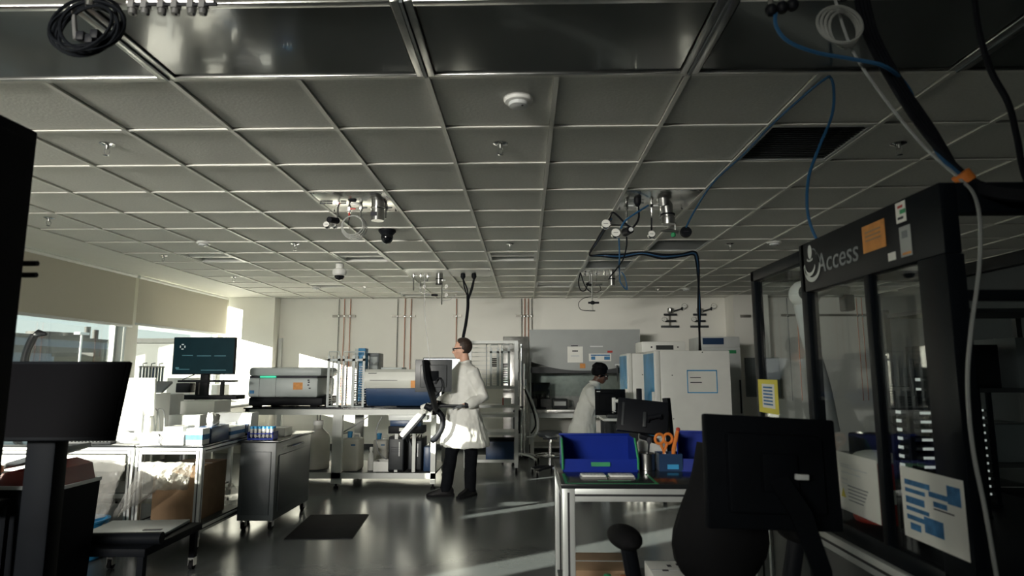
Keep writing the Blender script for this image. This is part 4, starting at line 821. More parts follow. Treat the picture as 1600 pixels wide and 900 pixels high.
    for (Hp, K, A), ang in zip(legs, shoes_dir):
        A = Vector(A); Rz = Matrix.Translation((A.x, A.y, 0)) @ Matrix.Rotation(ang, 4, 'Z')
        s = MB(); s.loft([[Rz @ Vector((x*w, y, z)) for x, z in ((-1, .02), (-.95, h*.6), (-.5, h), (.5, h), (.95, h*.6), (1, .02))] for y, w, h in ((.09, .028, .07), (.06, .040, .12), (-.0, .042, .125), (-.06, .044, .095), (-.13, .048, .07), (-.18, .044, .055), (-.215, .025, .035))])
        so_ = s.build('shoe', M_['shoe'], t)
        MB().loft([[Rz @ Vector((x*w, y, z)) for x, z in ((-1, 0), (-1, .024), (1, .024), (1, 0))] for y, w in ((.10, .03), (.06, .045), (-.06, .047), (-.13, .052), (-.19, .045), (-.225, .024))]).build('sole', M_['rubber'], so_)
    if glove:
        for (S, E, W, d, u, side, curl) in arms:
            g = MB(); hand(g, W, d, u, side, curl); g = remesh(g.build('glove', glove, t), .0042, 2)
            MB().tube([Vector(W)-Vector(d).normalized()*.03, Vector(W)+Vector(d).normalized()*.012], [.037, .034], 12).build('glove_cuff', M_['black'], g)
    return t
def hair_cut(t, HM, c, r, keep, mat, name='hair'):
    m = MB(); m.ball((0, 0, 0), 1, 32)
    bm = m.bm
    for v in bm.verts: v.co = Vector((c[0]+v.co.x*r[0], c[1]+v.co.y*r[1], c[2]+v.co.z*r[2]))
    bmesh.ops.delete(bm, geom=[f for f in bm.faces if not keep(f.calc_center_median())], context='FACES')
    bmesh.ops.solidify(bm, geom=bm.faces[:], thickness=-.012)
    bmesh.ops.transform(bm, matrix=HM, verts=bm.verts)
    return m.build(name, mat, t)
# ---- the man
phi = math.radians(-58); inv = Matrix.Rotation(-phi, 3, 'Z'); L_ = lambda x, y, z: inv @ Vector((x, y, z))
HM = Matrix.Translation((.0, -.035, 1.695)) @ Matrix.Rotation(math.radians(-26), 4, 'Z') @ Matrix.Rotation(.10, 4, 'X')
rings = [(0, .01, 1.545, .066, .064), (0, .01, 1.525, .085, .075), (0, .01, 1.49, .15, .095), (0, .01, 1.45, .19, .115), (0, 0, 1.36, .205, .135), (0, 0, 1.22, .205, .145), (0, 0, 1.08, .205, .15), (0, 0, .94, .235, .18), (0, .01, .80, .275, .215), (0, .02, .66, .31, .25), (0, .025, .56, .335, .275)]
def man_hair(t, HM):
    hair_cut(t, HM, (0, .022, .032), (.083, .099, .094), lambda p: (p.y > -.012-.35*(p.z-.05) if p.z > .03 else p.y > .012) and p.z > -.075, M_['hair'])
armL = (Vector((.20, .01, 1.42)), L_(.25, -.13, 1.13), L_(.055, -.30, 1.045), L_(-1, -.05, -.12), L_(0, 0, 1), -1, .35)
armR = (Vector((-.20, .01, 1.42)), L_(-.16, .12, 1.14), L_(-.29, -.13, 1.06), L_(-.8, -.5, -.1), L_(0, 0, 1), 1, .35)
legsM = [(L_(-.02, -.07, .90), L_(-.13, -.10, .48), L_(-.19, -.06, .08)), (L_(.03, .07, .90), L_(.09, .04, .48), L_(.09, -.06, .08))]
person((-.74, 7.42, 0), phi, 'man in a white lab coat and glasses standing at the arm-mounted monitor', M_['skinm'], HM, rings, [armL, armR], legsM, man_hair, M_['glove'], (math.radians(-25), math.radians(25)))
# ---- the woman
phi = math.radians(78); inv = Matrix.Rotation(-phi, 3, 'Z'); L_ = lambda x, y, z: inv @ Vector((x, y, z))
HM = Matrix.Translation((.0, -.155, 1.385)) @ Matrix.Rotation(math.radians(8), 4, 'Z') @ Matrix.Rotation(.32, 4, 'X')
rings = [(0, -.075, 1.285, .060, .058), (0, -.065, 1.265, .078, .070), (0, -.05, 1.235, .13, .095), (0, -.035, 1.19, .165, .12), (0, -.01, 1.10, .18, .135), (0, .03, .97, .175, .14), (0, .07, .84, .18, .15), (0, .10, .70, .205, .175), (0, .12, .56, .225, .20), (0, .13, .42, .24, .215)]
def wo_hair(t, HM):
    hair_cut(t, HM, (0, .028, .035), (.086, .098, .092), lambda p: p.y > -.055-.2*(p.z-.03) and p.z > -.03, M_['hairb'])
    m = MB()
    for (c, r) in (((0, .03, .10), (.098, .108, .062)), ((0, .055, .085), (.09, .09, .06)), ((.03, .0, .10), (.06, .07, .05)), ((-.03, .02, .12), (.06, .08, .045))): m.ball(HM @ Vector(c), r, 18, HM.to_euler())
    o = remesh(m.build('hair_wrap', M_['hairb'], t), .009, 4); wrinkle(o, .006, 25, 25)
    for s in (-1, 1): MB().ball(HM @ Vector((s*.086, .01, -.05)), .009, 10).build('earring', M_['chrome'], t)
armL = (Vector((.165, -.03, 1.17)), Vector((.20, -.13, .96)), Vector((.12, -.28, .93)), (-.2, -1, -.15), (0, 0, 1), -1, .3)
armR = (Vector((-.165, -.03, 1.17)), Vector((-.20, -.13, .96)), Vector((-.12, -.28, .93)), (.2, -1, -.15), (0, 0, 1), 1, .3)
legsW = [(Vector((.08, .10, .80)), Vector((.085, .07, .45)), Vector((.09, .12, .08))), (Vector((-.08, .10, .80)), Vector((-.085, .05, .45)), Vector((-.09, .06, .08)))]
person((.885, 8.72, 0), phi, 'woman in a white lab coat with dark wrapped hair leaning over a monitor', M_['skinw'], HM, rings, [armL, armR], legsW, wo_hair, M_['glove'], (0, 0))

# ---- monitor arm in front of the man
mt = thing('workstation_mount', 'silver and black swing arm with keyboard tray clamped to the bench end', 'monitor arm', (-1.18, 7.72, .985))
O = Vector(mt.location); A = lambda x, y, Y: at(x, y, Y)-O
MB().box(-.05, .05, -.0, .10, 0, .03, .006).build('clamp', M_['black'], mt)
MB().cyl((0, .04, .03), (0, .04, .06), .03, None, 14).build('pivot', M_['black'], mt)
arm = MB().tube([A(628, 680, 7.45), A(645, 660, 7.35), A(663, 640, 7.25)], [.026, .030, .026], 10, False, 1.2).build('lower_arm', M_['wplastic'], mt)
MB().tube([A(630, 686, 7.46), A(648, 666, 7.36), A(664, 648, 7.26)], .016, 8).build('arm_underside', M_['black'], arm)
MB().tube([A(628, 680, 7.45), A(634, 672, 7.58), (0, .04, .04)], [.022, .02, .02], 10).build('rear_arm', M_['black'], mt)
MB().tube([A(659, 637, 7.25), A(668, 634, 7.22), A(676, 636, 7.2)], [.03, .034, .03], 10).build('elbow_joint', M_['wplastic'], mt)
MB().tube([A(664, 563, 6.98), A(667, 590, 6.97), A(676, 620, 7.02), A(681, 640, 7.10)], [.075, .085, .085, .07], 4, False, .45).build('spine', M_['black'], mt)
MB().tube([A(664, 634, 7.18), A(672, 638, 7.18), A(684, 632, 7.2)], [.035, .045, .03], 10).build('tilt_head', M_['black'], mt)
MB().tube([A(684, 630, 7.2), A(700, 633, 7.2), A(728, 634.5, 7.2)], [.030, .016, .012], 8, False, .6).build('tray_bracket', M_['black'], mt)
c = A(708, 634, 7.22); MB().bx((c.x, c.y-.02, c.z-.006), (.34, .22, .014), .005).build('keyboard_tray', M_['black'], mt)
kb = MB().bx((c.x, c.y-.02, c.z+.008), (.31, .13, .012), .003).build('keyboard', M_['dgrey'], mt)
cable('cable_sleeve', [A(682, 640, 7.17), A(691, 652, 7.15), A(691, 668, 7.15), A(683, 682, 7.18), A(676, 688, 7.25)], .034, M_['black'], mt, 6, 10)
p = at(677.5, 587, 7.06)
monitor('monitor', 'grey-backed monitor held by the swing arm in front of the man', .415, .365, (p.x, p.y+.0, p.z), PI+.10, -.05, .012, pm('monitor_back', (.075, .08, .085), .4), 'screen', None, .04)
cable_t = tag(cable('monitor_lead', [at(x, y, 7.0) for x, y in ((679, 600), (686, 590), (691, 600), (688, 612), (682, 618))], .006, M_['cable']), 'black lead looping behind the swing-arm monitor', 'cable')
# ---- desk and monitor in front of the woman
t = thing('small_desk', 'small white desk with a dark lower shelf in front of the woman', 'desk', (1.14, 7.72, 0))
MB().box(-.22, .28, -.22, .26, .84, .87, .006).build('top', M_['wplastic'], t); MB().box(-.21, .27, -.20, .25, .40, .43).build('shelf', M_['dgrey'], t)
for x in (-.20, .23):
    for y in (-.20, .21): MB().box(x, x+.035, y, y+.035, 0, .84).build('leg', M_['dgrey'], t)
MB().box(-.19, .25, .2, .22, .43, .84).build('back_panel', M_['dgrey'], t)
p = at(953.5, 628.5, 7.7); 
tm_ = monitor('monitor', 'black monitor on a silver bracket beside the woman', .37, .315, (p.x, p.y, p.z), PI-.08, .03, .010, 'matte', 'screen', None)
MB().tube([(-.03, .045, .02), (-.10, .10, .02), (-.22, .12, .03), (-.34, .12, .03)], .022, 8).build('bracket_arm', M_['wplastic'], tm_)
MB().box(-.06, -.015, .05, .09, -.13, .06, .008).build('bracket_column', M_['wplastic'], tm_); MB().box(-.37, -.31, .08, .15, -.165, .17, .006).build('pole', M_['black'], tm_)
MB().box(.12, .165, .022, .024, .125, .135).build('badge', M_['lgrey'], tm_)
t = thing('desk_device', 'dark device with coiled leads on the small desk under the monitor', 'device', (1.08, 7.66, .87)); MB().box(-.10, .10, -.09, .09, 0, .045, .008).build('body', M_['dgrey'], t)
for k in range(3): MB().ring((.03*k-.03, -.02, .055+.008*k), .05, .005, Matrix.Rotation(.3*k, 4, 'Y'), 20, 6).build('lead', M_['cable'], t)
# ================================================================== LEFT SIDE
def profile_bar(m, a, b, s=.045):
    a, b = Vector(a), Vector(b); m.tube([a, b], s*.7071, 4); return m
def alu_box(m, x0, x1, y0, y1, z0, z1): m.box(x0, x1, y0, y1, z0, z1, .003)
def alu_table(name, lab, x0, x1, y0, y1, zt, shelf=.16, s=.05, top='topd', cat='table', cast=True, grooves=True, feet=.085):
    t = thing(name, lab, cat, ((x0+x1)/2, (y0+y1)/2, 0)); hx, hy = (x1-x0)/2, (y1-y0)/2
    tp = MB().box(-hx-.005, hx+.005, -hy-.005, hy+.005, zt-.022, zt, .003).build('top', M_[top], t)
    for sx in (-1, 1):
        for sy in (-1, 1):
            x, y = sx*(hx-s/2), sy*(hy-s/2)
            lg = MB().box(x-s/2, x+s/2, y-s/2, y+s/2, feet, zt-.022, .004).build('leg', M_['alu'], t)
            if grooves: MB().box(x-.005, x+.005, y-s/2-.0006, y-s/2+.004, feet+.02, zt-.04).box(x-s/2-.0006, x+s/2+.0006, y-.005, y+.005, feet+.02, zt-.04).build('groove', M_['aludark'], lg)
            if cast: caster(t, (x, y, 0), .030)
            else: MB().lathe([(.03, 0), (.03, .015), (.012, .02), (.012, feet)], (x, y, 0), 10).build('foot', M_['rubber'], t)
    for z in (zt-.022-s/2, shelf):
        for (a, b, c, d) in ((-hx+s, hx-s, -hy, -hy+s), (-hx+s, hx-s, hy-s, hy), (-hx, -hx+s, -hy+s, hy-s), (hx-s, hx, -hy+s, hy-s)):
            r = MB().box(a, b, c, d, z-s/2, z+s/2, .003).build('rail', M_['alu'], t)
            if grooves: (MB().box(a, b, c-.0006, d+.0006, z-.005, z+.005) if b-a > d-c else MB().box(a-.0006, b+.0006, c, d, z-.005, z+.005)).build('groove', M_['aludark'], r)
    MB().box(-hx+.01, hx-.01, -hy+.01, hy-.01, shelf+s/2, shelf+s/2+.012).build('shelf', M_['dgrey'], t)
    return t
def crinkle(name, lab, c, r, mat='bag', amp=.25, cat='bag', seed=0, n=22):
    m = MB().ball((0, 0, 0), 1, n); bm = m.bm
    for v in bm.verts:
        p = v.co.copy(); f = 1+amp*(mnoise.noise(p*2.3+Vector((seed, 0, 0)))+.6*mnoise.noise(p*5.5+Vector((0, seed, 0)))); v.co = Vector((p.x*r[0]*f, p.y*r[1]*f, max(p.z*f, -.92)*r[2]))
    t = thing(name, lab, cat, (c[0], c[1], c[2])); o = m.build('film', M_[mat], t, (0, 0, r[2]*.92))
    k = MB().tube([(r[0]*.1, 0, r[2]*1.75), (r[0]*.15, .01, r[2]*1.95), (r[0]*.22, 0, r[2]*2.1)], [.02, .012, .03], 8).build('gathered_neck', M_[mat], t)
    return t
alu_table('aluminium_cart', 'near aluminium-framed cart with boxes on top and a carton below', -3.19, -2.64, 5.10, 6.10, .83)
alu_table('aluminium_table', 'long aluminium table with a white apron along the left windows', -5.35, -3.22, 5.12, 5.95, .83, .16, .05, 'topd')
tag(MB().box(-5.28, -3.28, 5.103, 5.117, .62, .75, .003).build('table_apron', M_['white']), 'white apron board under the front edge of the long aluminium table', 'panel')
# items on cart
def carton(name, lab, x0, x1, y0, y1, z0, h, mat, cat='box', stripe=None, flap=False):
    t = thing(name, lab, cat, ((x0+x1)/2, (y0+y1)/2, z0)); hx, hy = (x1-x0)/2, (y1-y0)/2
    MB().box(-hx, hx, -hy, hy, 0, h, .003).build('body', M_[mat], t)
    if stripe: MB().box(-hx-.001, hx+.001, -hy-.001, hy+.001, h*.30, h*.62).build('print_band', M_[stripe], t)
    if flap:
        for s in (-1, 1): MB().bx((s*(hx+.05), 0, h-.02), (.12, 2*hy*.95, .006), 0, (0, s*.5, 0)).build('flap', M_[mat], t)
    else: MB().box(-hx*.96, hx*.96, -.008, .008, h, h+.001).build('tape', M_['lgrey'], t)
    return t
t = thing('white_tray', 'long white open tray on the near edge of the cart', 'tray', (-2.995, 5.19, .83)); m = MB().box(-.18, .18, -.07, .07, 0, .008)
for aa in ((-.18, .18, -.07, -.064), (-.18, .18, .064, .07), (-.18, -.174, -.064, .064), (.174, .18, -.064, .064)): m.box(*aa, .008, .095)
m.build('tray', M_['wplastic'], t); cable('strap', [(-.03, -.075, .09), (-.01, -.078, .06), (-.02, -.078, .03), (0, -.076, .0)], .004, M_['black'], t)
carton('glove_box', 'white and pale blue glove box on the cart corner', -2.80, -2.665, 5.13, 5.25, .83, .13, 'wplastic', 'box', 'bink')
t = carton('tissue_box', 'dark blue tissue box with a white tissue on the cart', -2.80, -2.66, 5.27, 5.58, .83, .13, 'navy')
tt = MB().ball((0, 0, .17), (.05, .06, .06), 10); 
for v in tt.bm.verts: v.co += Vector((random.uniform(-.02, .02), random.uniform(-.02, .02), random.uniform(-.01, .03)))
tt.build('tissue', M_['paper'], t)
carton('supply_box', 'white supply box with a purple band behind the tissue box', -2.82, -2.66, 5.61, 5.90, .83, .10, 'wplastic', 'box', 'bink')
carton('supply_box', 'small pale box at the back of the cart beside the tissue box', -3.15, -2.98, 5.40, 5.60, .83, .12, 'paper')
carton('supply_box', 'low white lid box lying left of the tissue box', -2.96, -2.83, 5.32, 5.50, .83, .06, 'wplastic')
t = thing('red_tool', 'red handled tool lying among the boxes on the cart', 'tool', (-3.07, 5.62, .83)); MB().tube([(-.06, -.03, .02), (0, 0, .02), (.05, .03, .02)], [.014, .016, .012], 8).build('handle', M_['red'], t); MB().tube([(.05, .03, .02), (.12, .06, .02)], [.008, .005], 8).build('shaft', M_['dgrey'], t)
# small grey and blue centrifuge-like unit
t = thing('small_instrument', 'small grey instrument with a dark blue front beside the tube rack', 'instrument', (-2.80, 6.0, .83)); MB().prism([(-.085, .02), (-.085, .10), (-.06, .205), (.09, .205), (.09, .02)], .36, (-.18, 0, 0), Mx).build('body', M_['lgrey'], t); MB().box(-.165, .165, -.094, -.08, .02, .105, .004).build('front', M_['navy'], t); MB().box(-.05, .045, -.098, -.09, .085, .125, .003).build('latch', M_['lgrey'], t); MB().box(-.14, -.08, -.096, -.092, .07, .085).build('badge', M_['paper'], t)
for sx in (-1, 1): MB().box(sx*.15-.02, sx*.15+.02, -.07, .08, 0, .02).build('foot', M_['rubber'], t)
# grey cabinet
t = thing('grey_cabinet', 'grey mobile cabinet with a dark top and casters beside the floor mat', 'cabinet', (-2.455, 6.20, 0)); hx, hy = .165, .46
MB().box(-hx, hx, -hy, hy, .09, .78, .005).build('body', pm('cabinet_grey', (.060, .070, .074), .4, var=.06), t); MB().box(-hx-.02, hx+.03, -hy-.02, hy+.02, .78, .80, .004).build('top', M_['topd'], t)
MB().box(hx, hx+.012, -hy+.07, hy-.07, .16, .66, .003).build('side_panel', pm('cabinet_panel', (.042, .050, .054), .4), t); MB().box(-hx+.04, hx-.04, -hy-.01, -hy, .14, .70, .003).build('door', pm('cabinet_panel', (.042, .050, .054), .4), t)
MB().cyl((hx+.03, -.16, .715), (hx+.03, .16, .715), .008, None, 8).box(hx, hx+.03, -.16, -.15, .71, .72).box(hx, hx+.03, .15, .16, .71, .72).build('handle', M_['chrome'], t); MB().box(hx, hx+.004, -.30, -.20, .70, .73).build('label_plate', M_['lgrey'], t)
for sx in (-1, 1):
    for sy in (-1, 1): caster(t, (sx*(hx-.04), sy*(hy-.06), 0), .034)
# tube rack with blue capped tubes
t = thing('tube_rack', 'blue rack holding tubes with bright blue caps on the grey cabinet', 'tube rack', (-2.47, 5.86, .80)); MB().box(-.12, .12, -.06, .06, 0, .012).box(-.12, .12, -.06, .06, .05, .058).box(-.12, -.112, -.06, .06, .012, .07).box(.112, .12, -.06, .06, .012, .07).build('rack', M_['blue'], t)
for i in range(6):
    for j in range(2):
        tb_ = MB().lathe([(.004, .014), (.013, .03), (.013, .10)], (-.095+.038*i, -.028+.056*j, 0), 10).build('tube', M_['hdpe'], t); MB().lathe([(.015, .098), (.015, .118), (.001, .118)], (-.095+.038*i, -.028+.056*j, 0), 10).build('tube_cap', M_['cyan'], tb_)
carton('white_carton', 'small white pack lying at the far end of the grey cabinet', -2.55, -2.36, 6.1, 6.3, .80, .08, 'paper')
# under the cart
carton('cardboard_box', 'brown cardboard carton under the near aluminium cart', -3.10, -2.73, 5.22, 5.72, .198, .44, 'card', 'box', None, False)
def film(lab, corners, seed, sag=.05, amp=.05, layers=3):
    a, b, c, d = [Vector(q) for q in corners]; t = thing('plastic_bag', lab, 'bag', tuple(d)); o = Vector(d); n = 22   # a,b top edge; c,d bottom edge
    nor = (b-a).cross(d-a).normalized()
    for L in range(layers):
        rows = []
        for i in range(n+1):
            v = i/n; row = []
            for j in range(n+1):
                u = j/n; p = (a*(1-u)+b*u)*(1-v)+(d*(1-u)+c*u)*v
                q = Vector((u*5+v*1.5+seed+L*3.1, v*2.0, seed)); f = mnoise.noise(q)+.6*mnoise.noise(q*2.3)+.3*mnoise.noise(q*5)
                p = p + nor*(amp*f*(.4+v)+sag*math.sin(v*PI)*math.sin(u*PI)*(1 if L % 2 else -1)+.012*L)
                p.z += .02*mnoise.noise(Vector((u*4+seed, L, 0)))*(1-v)
                row.append(p-o)
            rows.append(row)
        m = MB(); V = [[m.bm.verts.new(p) for p in r] for r in rows]
        for i in range(n):
            for j in range(n): m.bm.faces.new((V[i][j], V[i][j+1], V[i+1][j+1], V[i+1][j]))
        m.build('film', M_['bag'], t)
    return t
film('large clear plastic bag draped over the front of the cardboard carton', ((-3.12, 5.06, .70), (-2.74, 5.06, .70), (-2.98, 4.99, .46), (-3.22, 4.94, .30)), 2.0)
film('clear plastic bag slumped over the right corner of the carton', ((-2.98, 5.04, .70), (-2.69, 5.06, .70), (-2.71, 5.01, .50), (-2.92, 4.98, .50)), 7.0)
film('clear plastic bag hanging under the long table left of the carton', ((-3.60, 5.04, .70), (-3.24, 5.04, .70), (-3.32, 4.96, .30), (-3.56, 4.92, .22)), 11.0)
crinkle('plastic_bag', 'flattened clear plastic bag at the right end of the cart shelf', (-2.78, 5.88, .198), (.12, .15, .085), seed=8, amp=.4)
t = thing('blue_bucket', 'dark blue bucket under the long table', 'bucket', (-3.42, 5.0-.14, 0)); MB().lathe([(.13, 0), (.15, .02), (.18, .28), (.19, .285), (.19, .30), (.17, .30), (.14, .03), (.001, .03)], n=24).build('body', M_['teal'], t); MB().tube([(-.185, 0, .28), (-.13, -.12, .16), (0, -.19, .12), (.13, -.12, .16), (.185, 0, .28)], .005, 6).build('handle', M_['steel'], t)
# tall display on stand
p = at(320, 556, 7.37)
t = thing('display_stand', 'large dark display on a black rolling stand by the window', 'display', (p.x, 7.37, 0)); zc = p.z; w, h = .75, .445
scr = MB().box(-w/2, w/2, -.025, .025, zc-h/2, zc+h/2, .006).build('display_casing', M_['black'], t)
MB().box(-w/2+.010, w/2-.010, -.028, -.024, zc-h/2+.012, zc+h/2-.012).build('display_screen', pm('teal_slide', (.004, .022, .030), .4, var=.1, emit=.12, spec=.1), t)
sl_ = pm('slide_white', (.50, .56, .56), .4, emit=.25); sf = pm('slide_faint', (.03, .10, .12), .4, emit=.5)
for k in range(4):
    a_ = k*PI/2
    MB().prism([(r*math.cos(a_+u), r*math.sin(a_+u)) for r, us in ((.034, (-.5, -.25, 0, .25, .5)), (.022, (.42, 0, -.42))) for u in us], .002, (0, 0, 0), Matrix.Translation((-w/2+.115, -.030, zc+h/2-.115)) @ Matrix.Rotation(PI/2, 4, 'X')).build('logo_segment', sl_, scr)
for (x0, x1, z) in ((-.26, -.13, .0), (-.08, .09, -.005), (.13, .27, -.005), (-.32, -.16, -.165), (-.02, .28, -.175)): MB().box(x0, x1, -.030, -.0285, zc+z, zc+z+.008).build('slide_text', sf, scr)
MB().bx((-w/2+.065, -.0295, zc-.145), (.04, .002, .018)).build('slide_text', sf, scr)
MB().box(-.05, .05, .02, .07, .10, zc+.08, .01).build('column', M_['black'], t); MB().box(-.30, .36, -.02, .14, 1.30, 1.325, .004).build('upper_shelf', M_['black'], t); MB().box(-.34, .46, -.10, .14, 1.10, 1.15, .01).build('lower_shelf', M_['black'], t)
MB().box(-.30, -.13, -.05, .08, 1.18, 1.29, .01).build('shelf_unit', M_['black'], t)
for x in (-.10, .2): MB().box(x, x+.035, .02, .06, 1.0, 1.30).build('bracket', M_['black'], t)
MB().tube([(.13, 0, zc-h/2), (.13, 0, 1.32)], .005, 6).tube([(-.11, 0, zc-h/2), (-.24, -.02, 1.33)], .005, 6).build('lead', M_['cable'], t)
MB().box(-.28, .28, -.03, .09, .09, .13, .01).box(-.28, -.23, -.28, .30, .08, .12, .01).box(.23, .28, -.28, .30, .08, .12, .01).build('base', M_['black'], t)
for sx in (-1, 1):
    for y in (-.25, .27): caster(t, (sx*.255, y, 0), .030)
# window-side counter with things on it
t = thing('window_counter', 'long white counter with a grey top running under the windows', 'counter', (-5.1, 8.75, 0)); MB().box(-.40, .36, -2.4, 2.4, .85, .88, .005).build('top', M_['grey'], t)
for y in (-2.35, -.8, .75, 2.3): MB().box(-.38, .33, y-.025, y+.025, .0, .85).build('support', M_['white'], t)
for y in (-1.6, 0, 1.5): MB().box(.28, .30, y-.72, y+.72, .35, .84, .004).build('cupboard_door', M_['white'], t)
t = thing('slatted_rack', 'dark wire rack of upright slats standing on the window counter', 'rack', (-5.0, 8.2, .88)); MB().box(-.02, .02, -.26, .26, 0, .02).box(-.02, .02, -.26, .26, .60, .615).build('frame', M_['grey'], t)
for k in range(8): MB().box(-.012, .012, -.25+k*.07, -.25+k*.07+(.022 if k in (3, 5) else .012), .02, .62).build('slat', M_['navy'] if k == 4 else M_['grey'], t)
for k in range(3): MB().tube([(0, -.2+k*.18, .62), (-.02, -.17+k*.18, .65), (.01, -.13+k*.18, .66)], .006, 6).build('hook', M_['grey'], t)
t = thing('grey_printer', 'grey boxy machine with a raised lid left of the display stand', 'instrument', (-3.93, 6.55, .85)); MB().box(-.20, .20, -.2, .2, 0, .34, .015).build('body', M_['lgrey'], t); MB().bx((-.03, .05, .41), (.24, .22, .03), .008, (.5, 0, 0)).build('lid', M_['grey'], t); MB().box(-.10, .10, -.205, -.198, .1, .2).build('front', M_['grey'], t)
alu_table('side_table', 'white side table behind the long aluminium table holding the grey machine', -4.55, -3.25, 6.25, 6.95, .85, .2, .045, 'topd', 'table', False, False)
for k, (x0, x1, y0, y1, h, m, lab) in enumerate(((-3.62, -3.30, 6.28, 6.42, .14, 'wplastic', 'white storage bin at the front of the side table'), (-3.62, -3.26, 6.48, 6.85, .27, 'wplastic', 'white boxy unit at the back of the side table'), (-4.42, -4.2, 6.35, 6.6, .16, 'lgrey', 'grey carton at the left of the side table'))): carton('storage_bin', lab, x0, x1, y0, y1, .85, h, m)
for k, (x0, x1, y0, y1, h, m, lab) in enumerate(((-5.25, -4.9, 9.0, 9.5, .45, 'wplastic', 'white boxy unit on the counter behind the display stand'), (-5.2, -4.85, 9.7, 10.1, .34, 'lgrey', 'grey boxy unit on the counter next to the corner pillar'), (-5.2, -4.9, 7.2, 7.6, .22, 'wplastic', 'low white box on the counter behind the tilted white panel'))): carton('counter_unit', lab, x0, x1, y0, y1, .88, h, m)
carton('white_carton', 'tall white carton on the long table behind the tilted white panel', -3.66, -3.34, 5.52, 5.80, .83, .40, 'wplastic')  # hidden carton added to block sun from the small grey instrument
# white cable loops on the long table
t = thing('cable_loops', 'white cable standing up in tall loops beside the tilted white panel', 'cable', (-3.29, 5.40, .83))
for k in range(3): cable('loop', [(-.03+.05*k, 0, 0), (-.05+.05*k, .02*k, .16), (-.02+.05*k, 0, .27), (.03+.05*k, 0, .25), (.05+.045*k, .01, .12), (.05+.04*k, 0, 0)], .006, M_['wcable'], t)
# tilted white panel (sunlit)
p = at(217, 620, 5.3)
t = thing('white_tablet', 'white tilted tablet panel blazing in the sun on the long table', 'tablet', (p.x, 5.3, .83)); zc = p.z-.83
Rt = Matrix.Translation((0, 0, zc)) @ Matrix.Rotation(.32, 4, 'X') @ Matrix.Rotation(.0, 4, 'Z')
MB().loft([[Rt @ Vector(q) for q in ((-.165, y, .165), (.165, y, .165), (.115, y, -.165), (-.115, y, -.165))] for y in (-.012, .012)]).build('panel', M_['wplastic'], t); MB().loft([[Rt @ Vector(q) for q in ((-.155, y, .152), (.155, y, .152), (.108, y, -.14), (-.108, y, -.14))] for y in (.0125, .015)]).build('screen', M_['screen'], t)
MB().box(-.03, .03, .02, .06, .01, zc, .008).build('neck', M_['lgrey'], t); MB().box(-.12, .12, -.08, .12, 0, .014, .005).build('base', M_['lgrey'], t)
t = thing('wall_phone', 'grey tilted keypad unit at the right end of the long table', 'device', (-3.42, 5.32, .83)); MB().prism([(-.09, 0), (-.09, .02), (.08, .09), (.08, 0)], .17, (-.085, 0, 0), Mx).build('body', M_['lgrey'], t); MB().box(-.06, .06, .0, .08, .09, .094).build('rest', M_['dgrey'], t)
# keyboard on the long table
t = thing('keyboard', 'black keyboard on the front edge of the long table', 'keyboard', (-3.70, 5.22, .83)); MB().box(-.26, .26, -.07, .07, 0, .018, .004).build('base', M_['black'], t)
me = MB().box(-.012, .012, -.009, .009, 0, .007, .002, None, 1).mesh('key', M_['dgrey'])
for i in range(17):
    for j in range(5): link('key', me, t, (-.24+i*.030, -.05+j*.025, .018))
# dark lamp-like arm against the left window
t = thing('desk_lamp', 'dark curved desk lamp against the left window', 'lamp', (at(40, 560, 5.6).x, 5.6, .83)); MB().lathe([(.08, 0), (.08, .015), (.02, .025)], n=16).build('base', M_['dgrey'], t); MB().tube(smooth_path([(0, 0, .02), (-.02, 0, .4), (.0, 0, .75), (.06, 0, .93)]), .035, 10).build('arm', M_['dgrey'], t); MB().tube([(.05, 0, .92), (.10, 0, .95), (.17, 0, .94)], [.02, .035, .015], 10).build('lamp_head', M_['dgrey'], t)
# ---- black foreground monitor on the left
p = at(96, 626, 2.25)
mt = monitor('monitor', 'large black monitor in the left foreground with its screen dark', .45, .29, (p.x-.0, p.y, p.z), .05, -.22, .012, 'matte', pm('unlit_screen', (.002, .002, .003), .5, spec=.02))
MB().box(-.15, -.04, .05, .13, -.75, .06, .012).build('neck', M_['matte'], mt); MB().box(-.17, .17, -.06, .18, -.78, -.75, .01).build('base', M_['black'], mt)
t = thing('dark_pedestal', 'dark equipment pedestal under the left foreground monitor', 'pedestal', (p.x, 2.27, 0)); MB().box(-.26, .20, -.16, .30, .04, p.z-.785, .01).build('body', M_['matte'], t); MB().box(-.24, .18, -.165, -.158, .10, .5, .004).build('door', M_['matte'], t); MB().box(-.2, .14, -.12, .24, 0, .04).build('plinth', M_['rubber'], t)
# tall dark cabinet at the left edge
t = thing('dark_cabinet', 'tall dark cabinet at the left edge of the view', 'cabinet', (-1.63, 1.28, 0)); MB().box(-.15, .15, -.48, .48, .05, 2.15, .006).build('body', M_['matte'], t); MB().box(.15, .165, -.46, .46, .10, 2.11, .004).build('door', M_['matte'], t); MB().box(-.14, .14, -.46, .46, 0, .05).build('plinth', M_['rubber'], t)
for z in (1.77, 1.735): MB().cyl((.12, .47, z-.02), (.12, .51, z-.02), .008, None, 8).tube([(.12, .505, z-.02), (.17, .505, z-.02)], .008, 8).build('hinge_knob', M_['black'], t)
